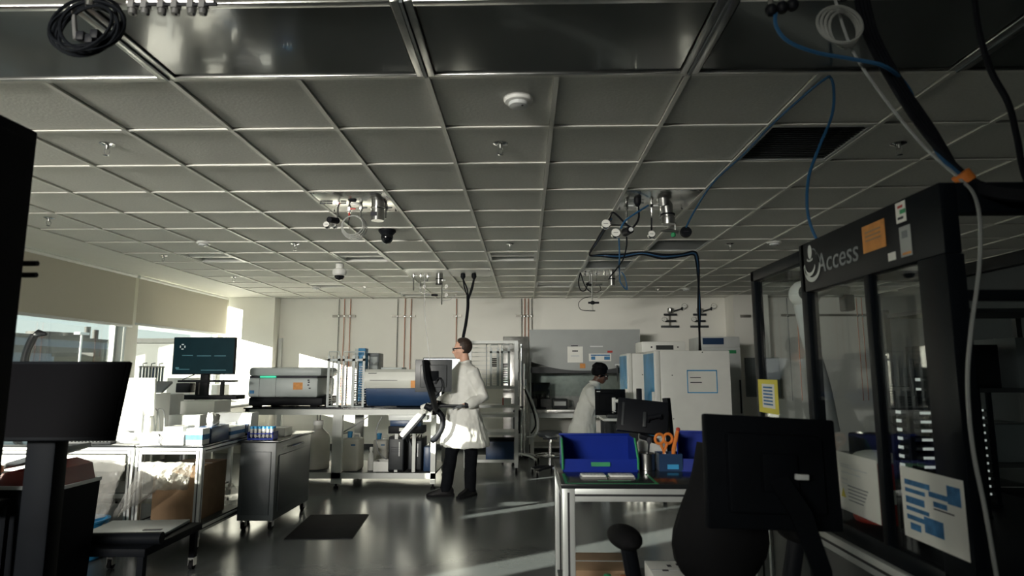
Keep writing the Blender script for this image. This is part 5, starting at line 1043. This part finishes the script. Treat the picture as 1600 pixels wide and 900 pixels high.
# waste bin with red liner
t = thing('waste_bin', 'black waste bin with a red liner bag and a tilted grey lid', 'bin', (-2.93, 3.82, 0)); m = MB()
MB().loft([[(-.19, -.15, 0), (.19, -.15, 0), (.19, .15, 0), (-.19, .15, 0)], [(-.22, -.17, .76), (.22, -.17, .76), (.22, .17, .76), (-.22, .17, .76)]]).build('body', M_['matte'], t)
MB().box(-.225, .225, -.175, -.165, .745, .765).box(-.225, .225, .165, .175, .745, .765).box(-.225, -.215, -.165, .165, .745, .765).box(.215, .225, -.165, .165, .745, .765).build('rim', M_['lgrey'], t)
m = MB().loft([[(-.20, -.15, .76), (.20, -.15, .76), (.20, .15, .76), (-.20, .15, .76)], [(-.17, -.13, .83), (.19, -.14, .86), (.18, .14, .86), (-.17, .13, .84)], [(-.1, -.08, .85), (.12, -.08, .90), (.12, .08, .90), (-.1, .08, .85)]]).build('liner', pm('dark_red_liner', (.16, .008, .006), .4), t)
MB().bx((-.02, .0, .915), (.40, .26, .03), .006, (0, -.28, 0)).build('lid', M_['grey'], t)
# low dark trolley with grey board
t = thing('low_trolley', 'low dark trolley carrying a flat grey board in the left foreground', 'trolley', (-2.74, 4.36, 0)); MB().box(-.34, .34, -.35, .35, .27, .32, .006).build('deck', M_['matte'], t); MB().bx((.0, .1, .335), (.55, .42, .02), .004, (0, 0, .1)).build('board', M_['grey'], t); MB().bx((.16, .02, .3465), (.12, .03, .004), 0, (0, 0, .1)).build('slot', M_['ink'], t); MB().cyl((-.40, -.30, .36), (.38, -.24, .36), .038, None, 16).build('roll', M_['matte'], t)
for sx in (-1, 1):
    for sy in (-1, 1): MB().box(sx*.30-.02, sx*.30+.02, sy*.31-.02, sy*.31+.02, .08, .27).build('leg', M_['matte'], t); caster(t, (sx*.30, sy*.31, 0), .03)
MB().lathe([(.03, 0), (.03, .05), (.015, .06)], (-.26, -.12, .345), 12).build('knob', M_['black'], t)
t = thing('lidded_tub', 'dark tub with an orange lid at the left edge behind the dark monitor', 'tub', (at(-18, 745, 3.6).x, 3.45, at(-8, 745, 3.6).z-.12)); MB().loft([ellring((0, 0, z), r, r*.8, 20) for z, r in ((0, .13), (.02, .14), (.16, .16))]).build('body', M_['dgrey'], t); MB().loft([ellring((0, 0, z), r, r*.8, 20) for z, r in ((.16, .17), (.19, .17), (.20, .15))]).build('lid', M_['orange'], t)
zz = t.location.z
t = thing('dark_stand', 'dark stand carrying the orange-lidded tub at the left edge', 'stand', (t.location.x, 3.45, 0)); MB().box(-.22, .14, -.16, .16, zz-.04, zz, .005).build('top', M_['matte'], t)
for sx in (-.2, .12):
    for sy in (-.14, .12): MB().box(sx, sx+.03, sy, sy+.03, 0, zz-.04).build('leg', M_['matte'], t)
# cabinets added out of view to keep sun off the cart's lower half
for k, (y0, y1) in enumerate(((2.55, 3.25), (3.27, 3.97), (3.99, 4.69))):
    t = thing('base_cabinet', ['dark base cabinet left of the tall dark cabinet', 'dark base cabinet in the middle of the left row', 'dark base cabinet next to the long aluminium table'][k], 'cabinet', (-4.35, (y0+y1)/2, 0), 0, 'dark base cabinets along the left')
    MB().box(-.33, .33, -.345, .345, .08, .84, .004).build('body', M_['dgrey'], t); MB().box(.33, .35, -.335, .335, .12, .80, .004).build('door', M_['dgrey'], t); MB().cyl((.375, -.25, .70), (.375, -.05, .70), .007, None, 8).build('handle', M_['steel'], t); MB().box(-.3, .28, -.34, .34, 0, .08).build('plinth', M_['rubber'], t)
tag(MB().box(-4.70, -3.99, 2.53, 4.71, .84, .87, .004).build('cabinet_worktop', M_['topd']), 'black worktop over the dark base cabinets on the left', 'worktop')
# floor mat
tag(MB().loft([[(x*s_, y*s2, z) for x, y in ((-.29, -.44), (.29, -.44), (.29, .44), (-.29, .44))] for s_, s2, z in ((1, 1, .001), (1, 1, .006), (.93, .955, .014))]).build('floor_mat', M_['rubber'], None, (-1.83, 5.94, 0), .09), 'black rubber floor mat beside the grey cabinet', 'mat')
# ================================================================== RIGHT SIDE: workbench
alu_table('aluminium_workbench', 'aluminium-framed workbench with a black top holding the blue bins', .17, 1.13, 3.03, 3.85, .90, .24, .06, 'topd', 'workbench', False, True, .03)
ZT = .90
tp = thing('green_tape', 'green tape outline on the black workbench top', 'tape', (.42, 3.2, ZT)); 
for (x0, x1, y0, y1) in ((-.235, -.222, -.16, .12), (-.222, .21, -.165, -.152), (.197, .21, -.152, .12), (-.07, .09, -.09, -.075)): MB().box(x0, x1, y0, y1, 0, .0008).build('strip', M_['green'], tp)
def stackbin(lab, x, y, rz, w=.40, d_=.30, h=.165, tape=True):
    t = thing('storage_bin', lab, 'bin', (x, y, ZT), rz); th = .005; fr = .065
    MB().box(-w/2, w/2, -d_/2, d_/2, 0, th).build('floor_panel', M_['blue'], t); MB().box(-w/2, w/2, d_/2-th, d_/2, th, h).build('back_panel', M_['blue'], t)
    MB().bx((0, -d_/2+.012, fr/2), (w, th, fr), 0, (-.25, 0, 0)).build('front_lip', M_['blue'], t)
    for s in (-1, 1):
        sp_ = MB().prism([(-d_/2, 0), (-d_/2, fr), (-d_/2+.09, h), (d_/2, h), (d_/2, 0)], th, (s*w/2-(th if s > 0 else 0), 0, 0), Mx).build('side_panel', M_['blue'], t)
        if tape: MB().tube([(s*w/2, -d_/2-.001, fr*.2), (s*w/2, -d_/2-.001, fr), (s*w/2, -d_/2+.09, h)], .006, 4).build('green_edge_tape', M_['green'], sp_)
    MB().box(-w/2-.004, w/2+.004, d_/2-.012, d_/2+.002, h-.004, h+.008, .002).build('rim', M_['blue'], t)
    if tape: MB().bx((.0, -d_/2-.002, .04), (.10, .003, .022), 0, (-.25, 0, 0)).build('green_label', M_['green'], t)
    return t
stackbin('blue open-front storage bin with green tape edges on the workbench', .395, 3.53, .0)
stackbin('blue storage bin turned sideways at the right of the workbench', .97, 3.56, -.25, .24, .36, .175, False)
def plate_(x, lab):
    t = thing('microplate', lab, 'plate', (x, 3.20, ZT), .03); MB().box(-.064, .064, -.043, .043, 0, .010, .002).build('skirt', M_['bag'], t); MB().box(-.060, .060, -.039, .039, .010, .018, .003).build('lid', M_['wplastic'], t)
    for i in range(6): MB().box(-.052+i*.018, -.040+i*.018, -.03, .03, .018, .0195).build('well_row', M_['lgrey'], t)
plate_(.335, 'left clear microplate in front of the blue bin'); plate_(.475, 'right clear microplate in front of the blue bin')
# steel cup and tool box
t = thing('steel_cup', 'steel cup beside the blue bin on the workbench', 'cup', (.655, 3.46, ZT)); MB().lathe([(.040, 0), (.042, .002), (.043, .088), (.041, .09), (.039, .088), (.038, .006), (.001, .006)], n=24).build('body', M_['steel'], t); MB().ring((0, 0, .089), .042, .002).build('rim', M_['chrome'], t)
t = thing('tool_box', 'dark blue box with a bright blue label between the steel cup and the black pole', 'box', (.775, 3.47, ZT)); m = MB().box(-.062, .062, -.06, .06, 0, .006)
for aa in ((-.062, .062, -.06, -.055), (-.062, .062, .055, .06), (-.062, -.057, -.055, .055), (.057, .062, -.055, .055)): m.box(*aa, .006, .09)
m.build('walls', M_['navy'], t); MB().box(-.02, .04, -.063, -.0605, .012, .036).build('label', M_['cyan'], t)
t = thing('scissors', 'orange-handled scissors standing in the dark blue box', 'scissors', (.755, 3.48, ZT+.008), .3)
for s in (-1, 1): MB().ring((s*.026, 0, .155), .026, .008, Matrix.Rotation(PI/2, 4, 'X'), 20, 8).tube([(s*.02, 0, .13), (-s*.004, 0, .075)], [.009, .006], 8).build('handle_loop', M_['orange'], t); MB().tube([(-s*.004, s*.003, .08), (s*.008, s*.003, .0)], [.006, .002], 4).build('blade', M_['steel'], t)
t = thing('cutter', 'second orange tool with a red tip leaning in the dark blue box', 'tool', (.80, 3.49, ZT+.008), -.4); MB().tube([(0, 0, 0), (.01, 0, .10), (.035, 0, .20)], [.006, .012, .010], 8).build('handle', M_['orange'], t); MB().ball((.037, 0, .206), .012, 10).build('tip', M_['red'], t)
t = thing('brush', 'dark brush standing in the steel cup', 'brush', (.655, 3.46, ZT+.008)); MB().cyl((0, 0, 0), (.015, 0, .13), .004, .005, 8).build('handle', M_['black'], t); MB().tube([(.015, 0, .13), (.018, 0, .15), (.02, 0, .165)], [.008, .016, .010], 8).build('bristles', M_['ink'], t)
# pole mounted touch screen at the back of the bench
p0, p1 = at(1051, 735, 3.72), at(1041, 622, 3.72)
t = thing('touch_screen', 'black touch screen on a slim black pole at the back of the workbench', 'screen', (p0.x, 3.72, ZT)); O = Vector(t.location)
MB().box(-.07, .07, -.05, .08, 0, .014, .004).build('base', M_['black'], t); MB().tube([(0, 0, .014), p1-O], .030, 4, False, .8).build('pole', M_['black'], t)
c = at(1004, 651, 3.66)-O; Rt = Matrix.Translation(c) @ Matrix.Rotation(-.12, 4, 'Z') @ Matrix.Rotation(.10, 4, 'Y') @ Matrix.Rotation(-.42, 4, 'X')
MB().box(-.145, .145, -.015, .015, -.10, .10, .006, Rt).build('casing', M_['black'], t); MB().box(-.135, .135, .0155, .017, -.09, .09, 0, Rt).build('screen', M_['screen'], t); MB().box(-.12, -.105, -.02, -.014, -.07, .07, .002, Rt).build('side_rail', M_['dgrey'], t)
MB().tube([Rt @ Vector((.03, -.015, -.03)), Rt @ Vector((.03, -.045, -.02)), Rt @ Vector((.09, -.05, 0)), (p1*.55+p0*.45)-O+Vector((-.02, 0, .03))], .014, 8).build('bracket', M_['black'], t); MB().box(.0, .02, -.03, -.014, -.07, .02, .004, Rt).build('handle', M_['dgrey'], t)
t = thing('white_device', 'pale handheld device in a cradle under the touch screen', 'device', (.73, 3.68, ZT)); MB().bx((0, 0, .09), (.16, .07, .10), .015, (-.4, 0, .2)).build('body', M_['wplastic'], t); MB().box(-.07, .07, -.04, .05, 0, .05, .006).build('cradle', M_['dgrey'], t); MB().bx((-.03, -.04, .15), (.10, .04, .03), .006, (.3, .3, 0)).build('grip', M_['black'], t)
# lower shelf items
carton('brown_carton', 'low brown carton on the lower shelf of the workbench', .25, .60, 3.45, 3.78, .282, .10, 'card')
def bottle(x, y, cap, lab):
    t = thing('cleaning_bottle', lab, 'bottle', (x, y, .282)); MB().lathe([(.034, 0), (.036, .004), (.036, .07), (.028, .095), (.014, .11), (.014, .12)], n=18).build('body', M_['bag'], t); MB().lathe([(.019, .112), (.019, .15), (.016, .152), (.001, .152)], n=16).build('cap', M_[cap], t)
bottle(.40, 3.22, 'green', 'clear bottle with a green cap under the workbench'); bottle(.475, 3.20, 'orange', 'clear bottle with an orange cap under the workbench')
t = carton('white_carton', 'pale carton with black print on the lower workbench shelf', .62, .86, 3.12, 3.42, .282, .16, 'wplastic')
for q in ((-.02, .0, .05, .08), (.03, .04, .07, .10), (-.06, -.03, -.02, .0)): MB().box(q[0], q[1], q[2], q[3], .16, .1615).build('print', M_['ink'], t)
carton('grey_carton', 'flat grey carton at the front left of the lower workbench shelf', .25, .36, 3.12, 3.40, .282, .07, 'lgrey')
# ---- office chair
CX, CY = .735, 2.52
t = thing('office_chair', 'black office chair with arms pushed towards the workbench', 'chair', (CX, CY, 0), math.radians(8))
rings = []
for k in range(11):
    u = k/10; z = .62+.53*u; w = (.10, .15, .18, .19, .185, .165, .14, .11, .085, .065, .045)[k]; cur = -.10-.05*math.sin(u*PI)+.04*u
    rings.append([(x*w, cur+.07*(x*x)+dy, z) for x, dy in [(-1, 0), (-.6, -.012), (0, -.02), (.6, -.012), (1, 0), (1, .028), (.6, .03), (0, .03), (-.6, .03), (-1, .028)]])
bk = MB().loft(rings).build('backrest', M_['rubber'], t)
MB().lathe([(.20, .44), (.235, .455), (.24, .48), (.22, .51), (.1, .52), (.001, .52)], (0, .12, 0), 28).build('seat', M_['rubber'], t)
MB().box(-.035, .035, -.14, .10, .43, .455, .008).tube([(0, -.12, .44), (0, -.165, .50), (0, -.16, .62)], .022, 8).build('back_bracket', M_['black'], t)
MB().cyl((0, .12, .10), (0, .12, .44), .028, None, 14).build('gas_column', M_['black'], t)
for s in (-1, 1):
    MB().tube([(s*.20, .08, .45), (s*.29, .06, .47), (s*.315, .03, .60), (s*.345, .02, .765)], [.02, .022, .024, .024], 10, False, 1.4).build('arm_post', M_['black'], t)
    MB().ball((s*.355, .03, .795), (.062, .12, .042), 18).build('arm_pad', M_['rubber'], t)
for k in range(5):
    a_ = k*2*PI/5+.3; c = (.30*math.cos(a_), .12+.30*math.sin(a_)); MB().tube([(0, .12, .13), (c[0]*.6, .12+(c[1]-.12)*.6, .105), (c[0], c[1], .08)], [.03, .022, .016], 8).build('foot_spoke', M_['black'], t); caster(t, (c[0], c[1], 0), .026)
# ---- big black foreground monitor
p = at(1206, 738, 1.95)
mt = monitor('monitor', 'large black monitor in the right foreground seen from behind', .43, .33, (p.x, p.y, p.z), PI+.16, .12, .012, 'matte', 'screen', None, .045); mt.rotation_euler.y = -.06
MB().tube([(0, .04, -.02), (-.03, .10, -.10), (-.07, .13, -.24), (-.09, .13, -.42)], [.05, .05, .045, .045], 4, False, .7).build('arm', M_['matte'], mt)
MB().bx((-.05, .075, .0), (.04, .012, .016), .002).build('connector', M_['lgrey'], mt); MB().box(-.16, .02, .05, .22, -.44, -.41, .008).build('arm_base', M_['black'], mt)
px, py, pz = p
t = thing('monitor_cart', 'dark narrow cart under the right foreground monitor', 'cart', (px, py-.12, 0)); zt = pz-.442
MB().box(-.05, .23, -.16, .16, zt-.03, zt, .006).build('top', M_['dgrey'], t); MB().box(-.03, .21, -.14, .14, .12, .15, .005).build('lower_shelf', M_['dgrey'], t)
for x in (-.04, .19):
    for y in (-.15, .12): MB().box(x, x+.03, y, y+.03, .08, zt-.03).build('leg', M_['dgrey'], t); caster(t, (x+.015, y+.015, 0), .03)

# ================================================================== GLAZED ENCLOSURE
EX0, EX1, EY0, EYM, EY1, EZ0, EZ1, HZ = 1.20, 2.25, 1.76, 2.69, 3.28, .80, 1.975, 1.765
t = thing('glazed_enclosure', 'large black glazed automation enclosure with a lettered header band', 'enclosure', (EX0, EY0, 0)); O = Vector(t.location)
bk_ = pm('enclosure_black', (.005, .007, .010), .4, var=.15, spec=.15)
def B(name, x0, x1, y0, y1, z0, z1, mat=None, parent=None, bev=.004): return MB().box(x0-O.x, x1-O.x, y0-O.y, y1-O.y, z0, z1, bev).build(name, mat or bk_, parent or t)
hd = B('header_band', EX0, EX0+.05, EY0, EYM-.02, HZ, EZ1); B('header_band', EX0+.05, EX1, EY0, EY0+.05, EZ1-.09, EZ1); 
B('post', EX0, EX0+.055, EY0, EY0+.13, EZ0, HZ); B('post', EX0, EX0+.05, EYM-.05, EYM, EZ0, EZ1); B('post', EX0, EX0+.045, EY1-.045, EY1, EZ0, EZ1-.02); B('post', EX1-.05, EX1, EY0, EY0+.05, EZ0, EZ1); B('post', EX1-.05, EX1, EY1-.05, EY1, EZ0, EZ1-.02); B('post', EX0, EX0+.03, 2.16, 2.195, EZ0+.05, HZ)
B('top_beam', EX0, EX0+.045, EYM, EY1, EZ1-.075, EZ1-.02); B('top_beam', EX0+.045, EX1-.05, EY1-.045, EY1, EZ1-.075, EZ1-.02); B('top_beam', EX1-.05, EX1, EY0+.05, EY1-.05, EZ1-.07, EZ1-.01); B('cross_beam', EX0+.05, EX1-.05, EY0+.0, EY0+.04, 1.63, 1.66)
B('deck', EX0, EX1, EY0, EY1, EZ0-.0, EZ0+.06); B('back_board', EX1-.02, EX1-.005, EY0+.05, 2.45, EZ0+.06, EZ1-.07)
B('base_rail', EX0-.01, EX0+.05, EY0, EY1, EZ0-.065, EZ0-.005, M_['alu']); B('rail_groove', EX0-.0115, EX0, EY0, EY1, EZ0-.04, EZ0-.03, M_['aludark'], None, 0)
for (x, y) in ((EX0+.0, EY0+.02), (EX0+.0, EY1-.08), (EX1-.06, EY0+.02), (EX1-.06, EY1-.08)): B('leg', x, x+.06, y, y+.06, 0, EZ0-.065, M_['alu'])
B('lower_panel', EX0+.012, EX0+.02, EY0+.08, EY1-.08, .10, EZ0-.065, pm('lower_panel_grey', (.05, .055, .055), .5)); B('lower_front_panel', EX0+.06, EX1-.06, EY0+.025, EY0+.035, .05, EZ0-.005)
for (y0, y1) in ((EY0+.13, 2.16), (2.195, EYM-.05)): B('door_pane', EX0+.012, EX0+.018, y0, y1, EZ0+.06, HZ, M_['eglass'], None, 0)
B('side_pane', EX0+.012, EX0+.018, EYM, EY1-.045, EZ0+.06, EZ1-.075, M_['eglass'], None, 0); B('front_pane', EX0+.055, EX1-.05, EY0+.015, EY0+.021, EZ0+.06, 1.63, M_['eglass'], None, 0); B('rear_pane', EX0+.045, EX1-.05, EY1-.02, EY1-.014, EZ0+.06, EZ1-.075, M_['eglass'], None, 0)
# things printed or stuck on the enclosure; y is measured along the face
def yof(px): r = ray(px, 560); return EX0*r.y/r.x
def zof(px, py): return atx(px, py, EX0).z
FX = lambda y, z, e=.0: Vector((EX0-O.x-.001-e, y-O.y, z))
def sticker(px0, py0, px1, py1, mat, name, parent, e=.0, m=None):
    y0, y1 = yof(px0), yof(px1); pm_ = (px0+px1)/2; z1, z0 = zof(pm_, py0), zof(pm_, py1)
    return MB().box(EX0-O.x-.0025-e, EX0-O.x-.0008-e, y1-O.y, y0-O.y, z0, z1).build(name, m or M_[mat], parent)
sg = pm('sign_silver', (.62, .65, .63), .5, var=.04); sg2 = pm('sign_grey', (.22, .24, .25), .5, var=.05)
Mt = frameM(FX(yof(1286), zof(1286, 425)-.0), (0, -1, 0), (0, 0, 1))
text('lettering', 'Access', .115, sg2, hd, Mt, .0008, .12)
cy, cz_ = yof(1277), zof(1277, 412)
Ml = lambda dx, dz, e=0: frameM(FX(cy-dx, cz_+dz, e), (0, -1, 0), (0, 0, 1))
MB().prism([(.017*math.cos(k*PI/10), .030*math.sin(k*PI/10)) for k in range(20)], .001, (0, 0, 0), Ml(-.003, .060)).build('logo', sg, hd)
def crescent(r0, r1, dx, dz, a0, a1, cxo, czo, mat, sq=.75):
    n_ = 16; pts = [(r0*math.cos(a0+(a1-a0)*k/n_), sq*r0*math.sin(a0+(a1-a0)*k/n_)) for k in range(n_+1)]; pts += [(dx+r1*math.cos(a1+(a0-a1)*k/n_), dz+sq*r1*math.sin(a1+(a0-a1)*k/n_)) for k in range(n_+1)]
    MB().prism(pts, .001, (0, 0, 0), Ml(cxo, czo, .0003)).build('logo', mat, hd)
crescent(.072, .066, .004, .014, PI*1.02, PI*2.25, .010, -.008, sg, .85); crescent(.052, .046, .004, .010, PI*1.0, PI*1.9, -.012, .004, sg, .9); crescent(.030, .026, .004, -.004, -.3, 1.6, .022, .048, sg2); crescent(.030, .026, 0, .006, PI*1.1, PI*1.8, -.004, .034, sg, .5)
s_ = sticker(1363, 341, 1400, 386, 'amber', 'warning_label', hd); 
for k in range(3): sticker(1368, 352+k*7, 1393, 354.5+k*7, 'card', 'print', s_, .001)
s_ = sticker(1420, 306, 1436, 340, 'paper', 'sticker', hd); sticker(1424, 312, 1432, 316, 'red', 'print', s_, .001); sticker(1427, 318, 1436, 325, 'green', 'print', s_, .001); sticker(1423, 331, 1432, 335, 'ink', 'print', s_, .001)
s_ = sticker(1423, 346, 1441, 396, 'paper', 'sticker', hd, 0, pm('sticker_grey', (.38, .40, .40), .6)); sticker(1427, 354, 1436, 366, 'grey', 'print', s_, .001); sticker(1426, 389, 1440, 393, 'amber', 'print', s_, .001)
sticker(1402, 390, 1414, 403, 'paper', 'sticker', hd)
def page(px0, px1, pyt, pyb):
    return sticker(px0, pyt, px1, pyb, 'paper', 'paper_notice', t)
s_ = page(1297, 1358, 709, 799); 
for k, (a_, b_) in enumerate(((1303, 1318), (1303, 1342), (1303, 1332), (1303, 1312), (1303, 1316))): sticker(a_, 722+k*7, b_, 723.5+k*7, 'lgrey', 'print', s_, .001)
MB().prism([(-.016, 0), (.016, 0), (0, .032)], .001, (0, 0, 0), frameM(FX(yof(1305), zof(1305, 770), .0025), (0, -1, 0), (0, 0, 1))).build('warning_triangle', M_['yellow'], s_)
for k in range(5): sticker(1312, 758+k*5, 1342-k*2, 759.5+k*5, 'grey', 'print', s_, .001)
s_ = page(1393, 1487, 735, 846)
for (a_, b_, c_, d_) in ((1399, 748, 1436, 756), (1399, 760, 1428, 766), (1399, 772, 1426, 782), (1399, 788, 1432, 794), (1399, 799, 1424, 806), (1434, 766, 1462, 774), (1462, 756, 1482, 784), (1440, 780, 1460, 788), (1424, 804, 1452, 828), (1403, 810, 1418, 820)): sticker(a_, b_, c_, d_, 'bink', 'print', s_, .001)
sticker(1440, 792, 1470, 794, 'ink', 'print', s_, .001)
yp = sticker(1183, 593, 1213, 645, 'yellow', 'yellow_notice', t); sticker(1189, 600, 1208, 637, 'paper', 'print', yp, .001)
for k in range(6): sticker(1191, 604+k*5.2, 1205, 606.5+k*5.2, 'bink', 'print', yp, .002)
tr_ = pm('sticker_clear', (.5, .5, .5), .5)
# ---- inside the enclosure: stackers, robot, red container
ZD = EZ0+.06
def stacker(x, y, lab, n, h, w=.10, leds='led'):
    t = thing('plate_stacker', lab, 'plate stacker', (x, y, ZD), 0, 'dark plate stackers inside the glazed enclosure')
    for sx in (-1, 1):
        for sy in (-1, 1): MB().box(sx*w/2-.008, sx*w/2+.008, sy*.05-.008, sy*.05+.008, .012, h).build('post', bk_, t)
    MB().box(-w/2-.01, w/2+.01, -.06, .06, 0, .012).build('base', bk_, t); MB().box(-w/2+.012, w/2-.012, .04, .05, .03, h-.02).build('back_plate', M_['dgrey'], t)
    for k in range(n):
        z = .05+k*(h-.1)/n
        MB().box(-w/2+.012, w/2-.012, -.056, .038, z, z+.010, .002).build('plate', M_['dgrey'], t)
        MB().box(-w/2-.0105, -w/2-.008, -.014, .014, z, z+.011).box(-.018, .018, -.0590, -.0565, z+.001, z+.010).build('tag', M_[leds], t)  # white tag dots given a faint glow of their own
for (x, y, n, h, lab) in ((1.56, 2.42, 14, .62, 'tallest dark plate stacker inside the enclosure'), (1.76, 2.60, 14, .56, 'dark plate stacker second deepest inside the enclosure'), (1.40, 2.29, 13, .50, 'dark plate stacker behind the enclosure door post'), (1.95, 2.80, 12, .48, 'dark plate stacker deep inside the enclosure')): stacker(x, y, lab, n, h)
t = thing('reagent_tub', 'red reagent container with a white cloth on top inside the enclosure', 'container', (1.36, 2.50, ZD)); MB().lathe([(.085, 0), (.09, .01), (.095, .19), (.08, .22), (.06, .225)], n=24).build('body', M_['red'], t); MB().ball((0, 0, .235), (.085, .08, .03), 14).build('cloth', M_['paper'], t); MB().box(-.03, .03, -.099, -.094, .08, .13).build('label', M_['paper'], t)
t = thing('robot_arm', 'white robot arm inside the far half of the enclosure', 'robot', (1.42, 3.08, ZD)); MB().lathe([(.09, 0), (.09, .05), (.065, .08), (.06, .30)], n=24).build('base', M_['dgrey'], t); MB().tube(smooth_path([(.06, 0, .28), (.03, 0, .50), (-.02, 0, .72), (-.05, 0, .90)]), .035, 14).build('lower_arm', M_['lgrey'], t); MB().ball((-.03, 0, .95), (.075, .07, .07), 20).build('elbow', M_['wplastic'], t); MB().tube([(-.03, -.05, .95), (.06, -.06, .98), (.15, -.06, .95)], [.04, .036, .028], 14).build('upper_arm', M_['wplastic'], t); MB().box(.12, .17, -.09, -.03, .86, .94, .008).build('gripper', M_['dgrey'], t); MB().lathe([(.04, 0), (.04, .01), (.001, .01)], (-.05, -.068, .95), 18, Matrix.Rotation(PI/2, 4, 'X')).build('joint_cap', M_['dgrey'], t)
t = thing('black_module', 'black instrument module on the enclosure deck below the robot', 'instrument', (1.50, 2.78, ZD)); MB().box(-.06, .16, -.06, .08, 0, .30, .01).build('body', M_['black'], t); MB().box(-.04, .10, -.065, -.058, .06, .14, .004).build('front_screen', M_['screen'], t)
# blue line + cream bottle seen through the far pane
t = thing('deck_bin', 'blue bin with yellow and red tools at the far end of the enclosure', 'bin', (1.33, 2.84, ZD)); MB().box(-.10, .0, -.14, .06, 0, .10, .006).build('body', M_['navy'], t); MB().cyl((-.03, -.10, .09), (-.02, -.10, .17), .018, None, 10).build('yellow_tool', M_['yellow'], t); MB().cyl((-.07, -.08, .09), (-.07, -.08, .15), .02, None, 10).build('red_tool', M_['red'], t)
# dark storage rack beyond, right edge
t = thing('storage_rack', 'dark storage shelving behind the glazed enclosure at the right', 'rack', (3.3, 4.6, 0))
for sx in (-1, 1):
    for sy in (-1, 1): MB().box(sx*.5-.02, sx*.5+.02, sy*.25-.02, sy*.25+.02, 0, 1.9).build('post', M_['dgrey'], t)
for z in (.3, .8, 1.3, 1.85): MB().box(-.5, .5, -.25, .25, z-.015, z+.015).build('shelf', M_['dgrey'], t)
for k, (x, z, w, h, m) in enumerate(((-.3, .815, .25, .3, 'black'), (.1, .815, .35, .25, 'grey'), (-.2, 1.315, .4, .3, 'black'), (.25, 1.315, .25, .35, 'grey'), (0, .315, .6, .3, 'black'))): carton('storage_box', ['black box on the left of the middle dark shelf', 'grey box on the right of the middle dark shelf', 'black box on the left of the upper dark shelf', 'grey box on the right of the upper dark shelf', 'wide black box on the lowest dark shelf'][k], 3.3+x-w/2, 3.3+x+w/2, 4.4, 4.8, z, h, m)
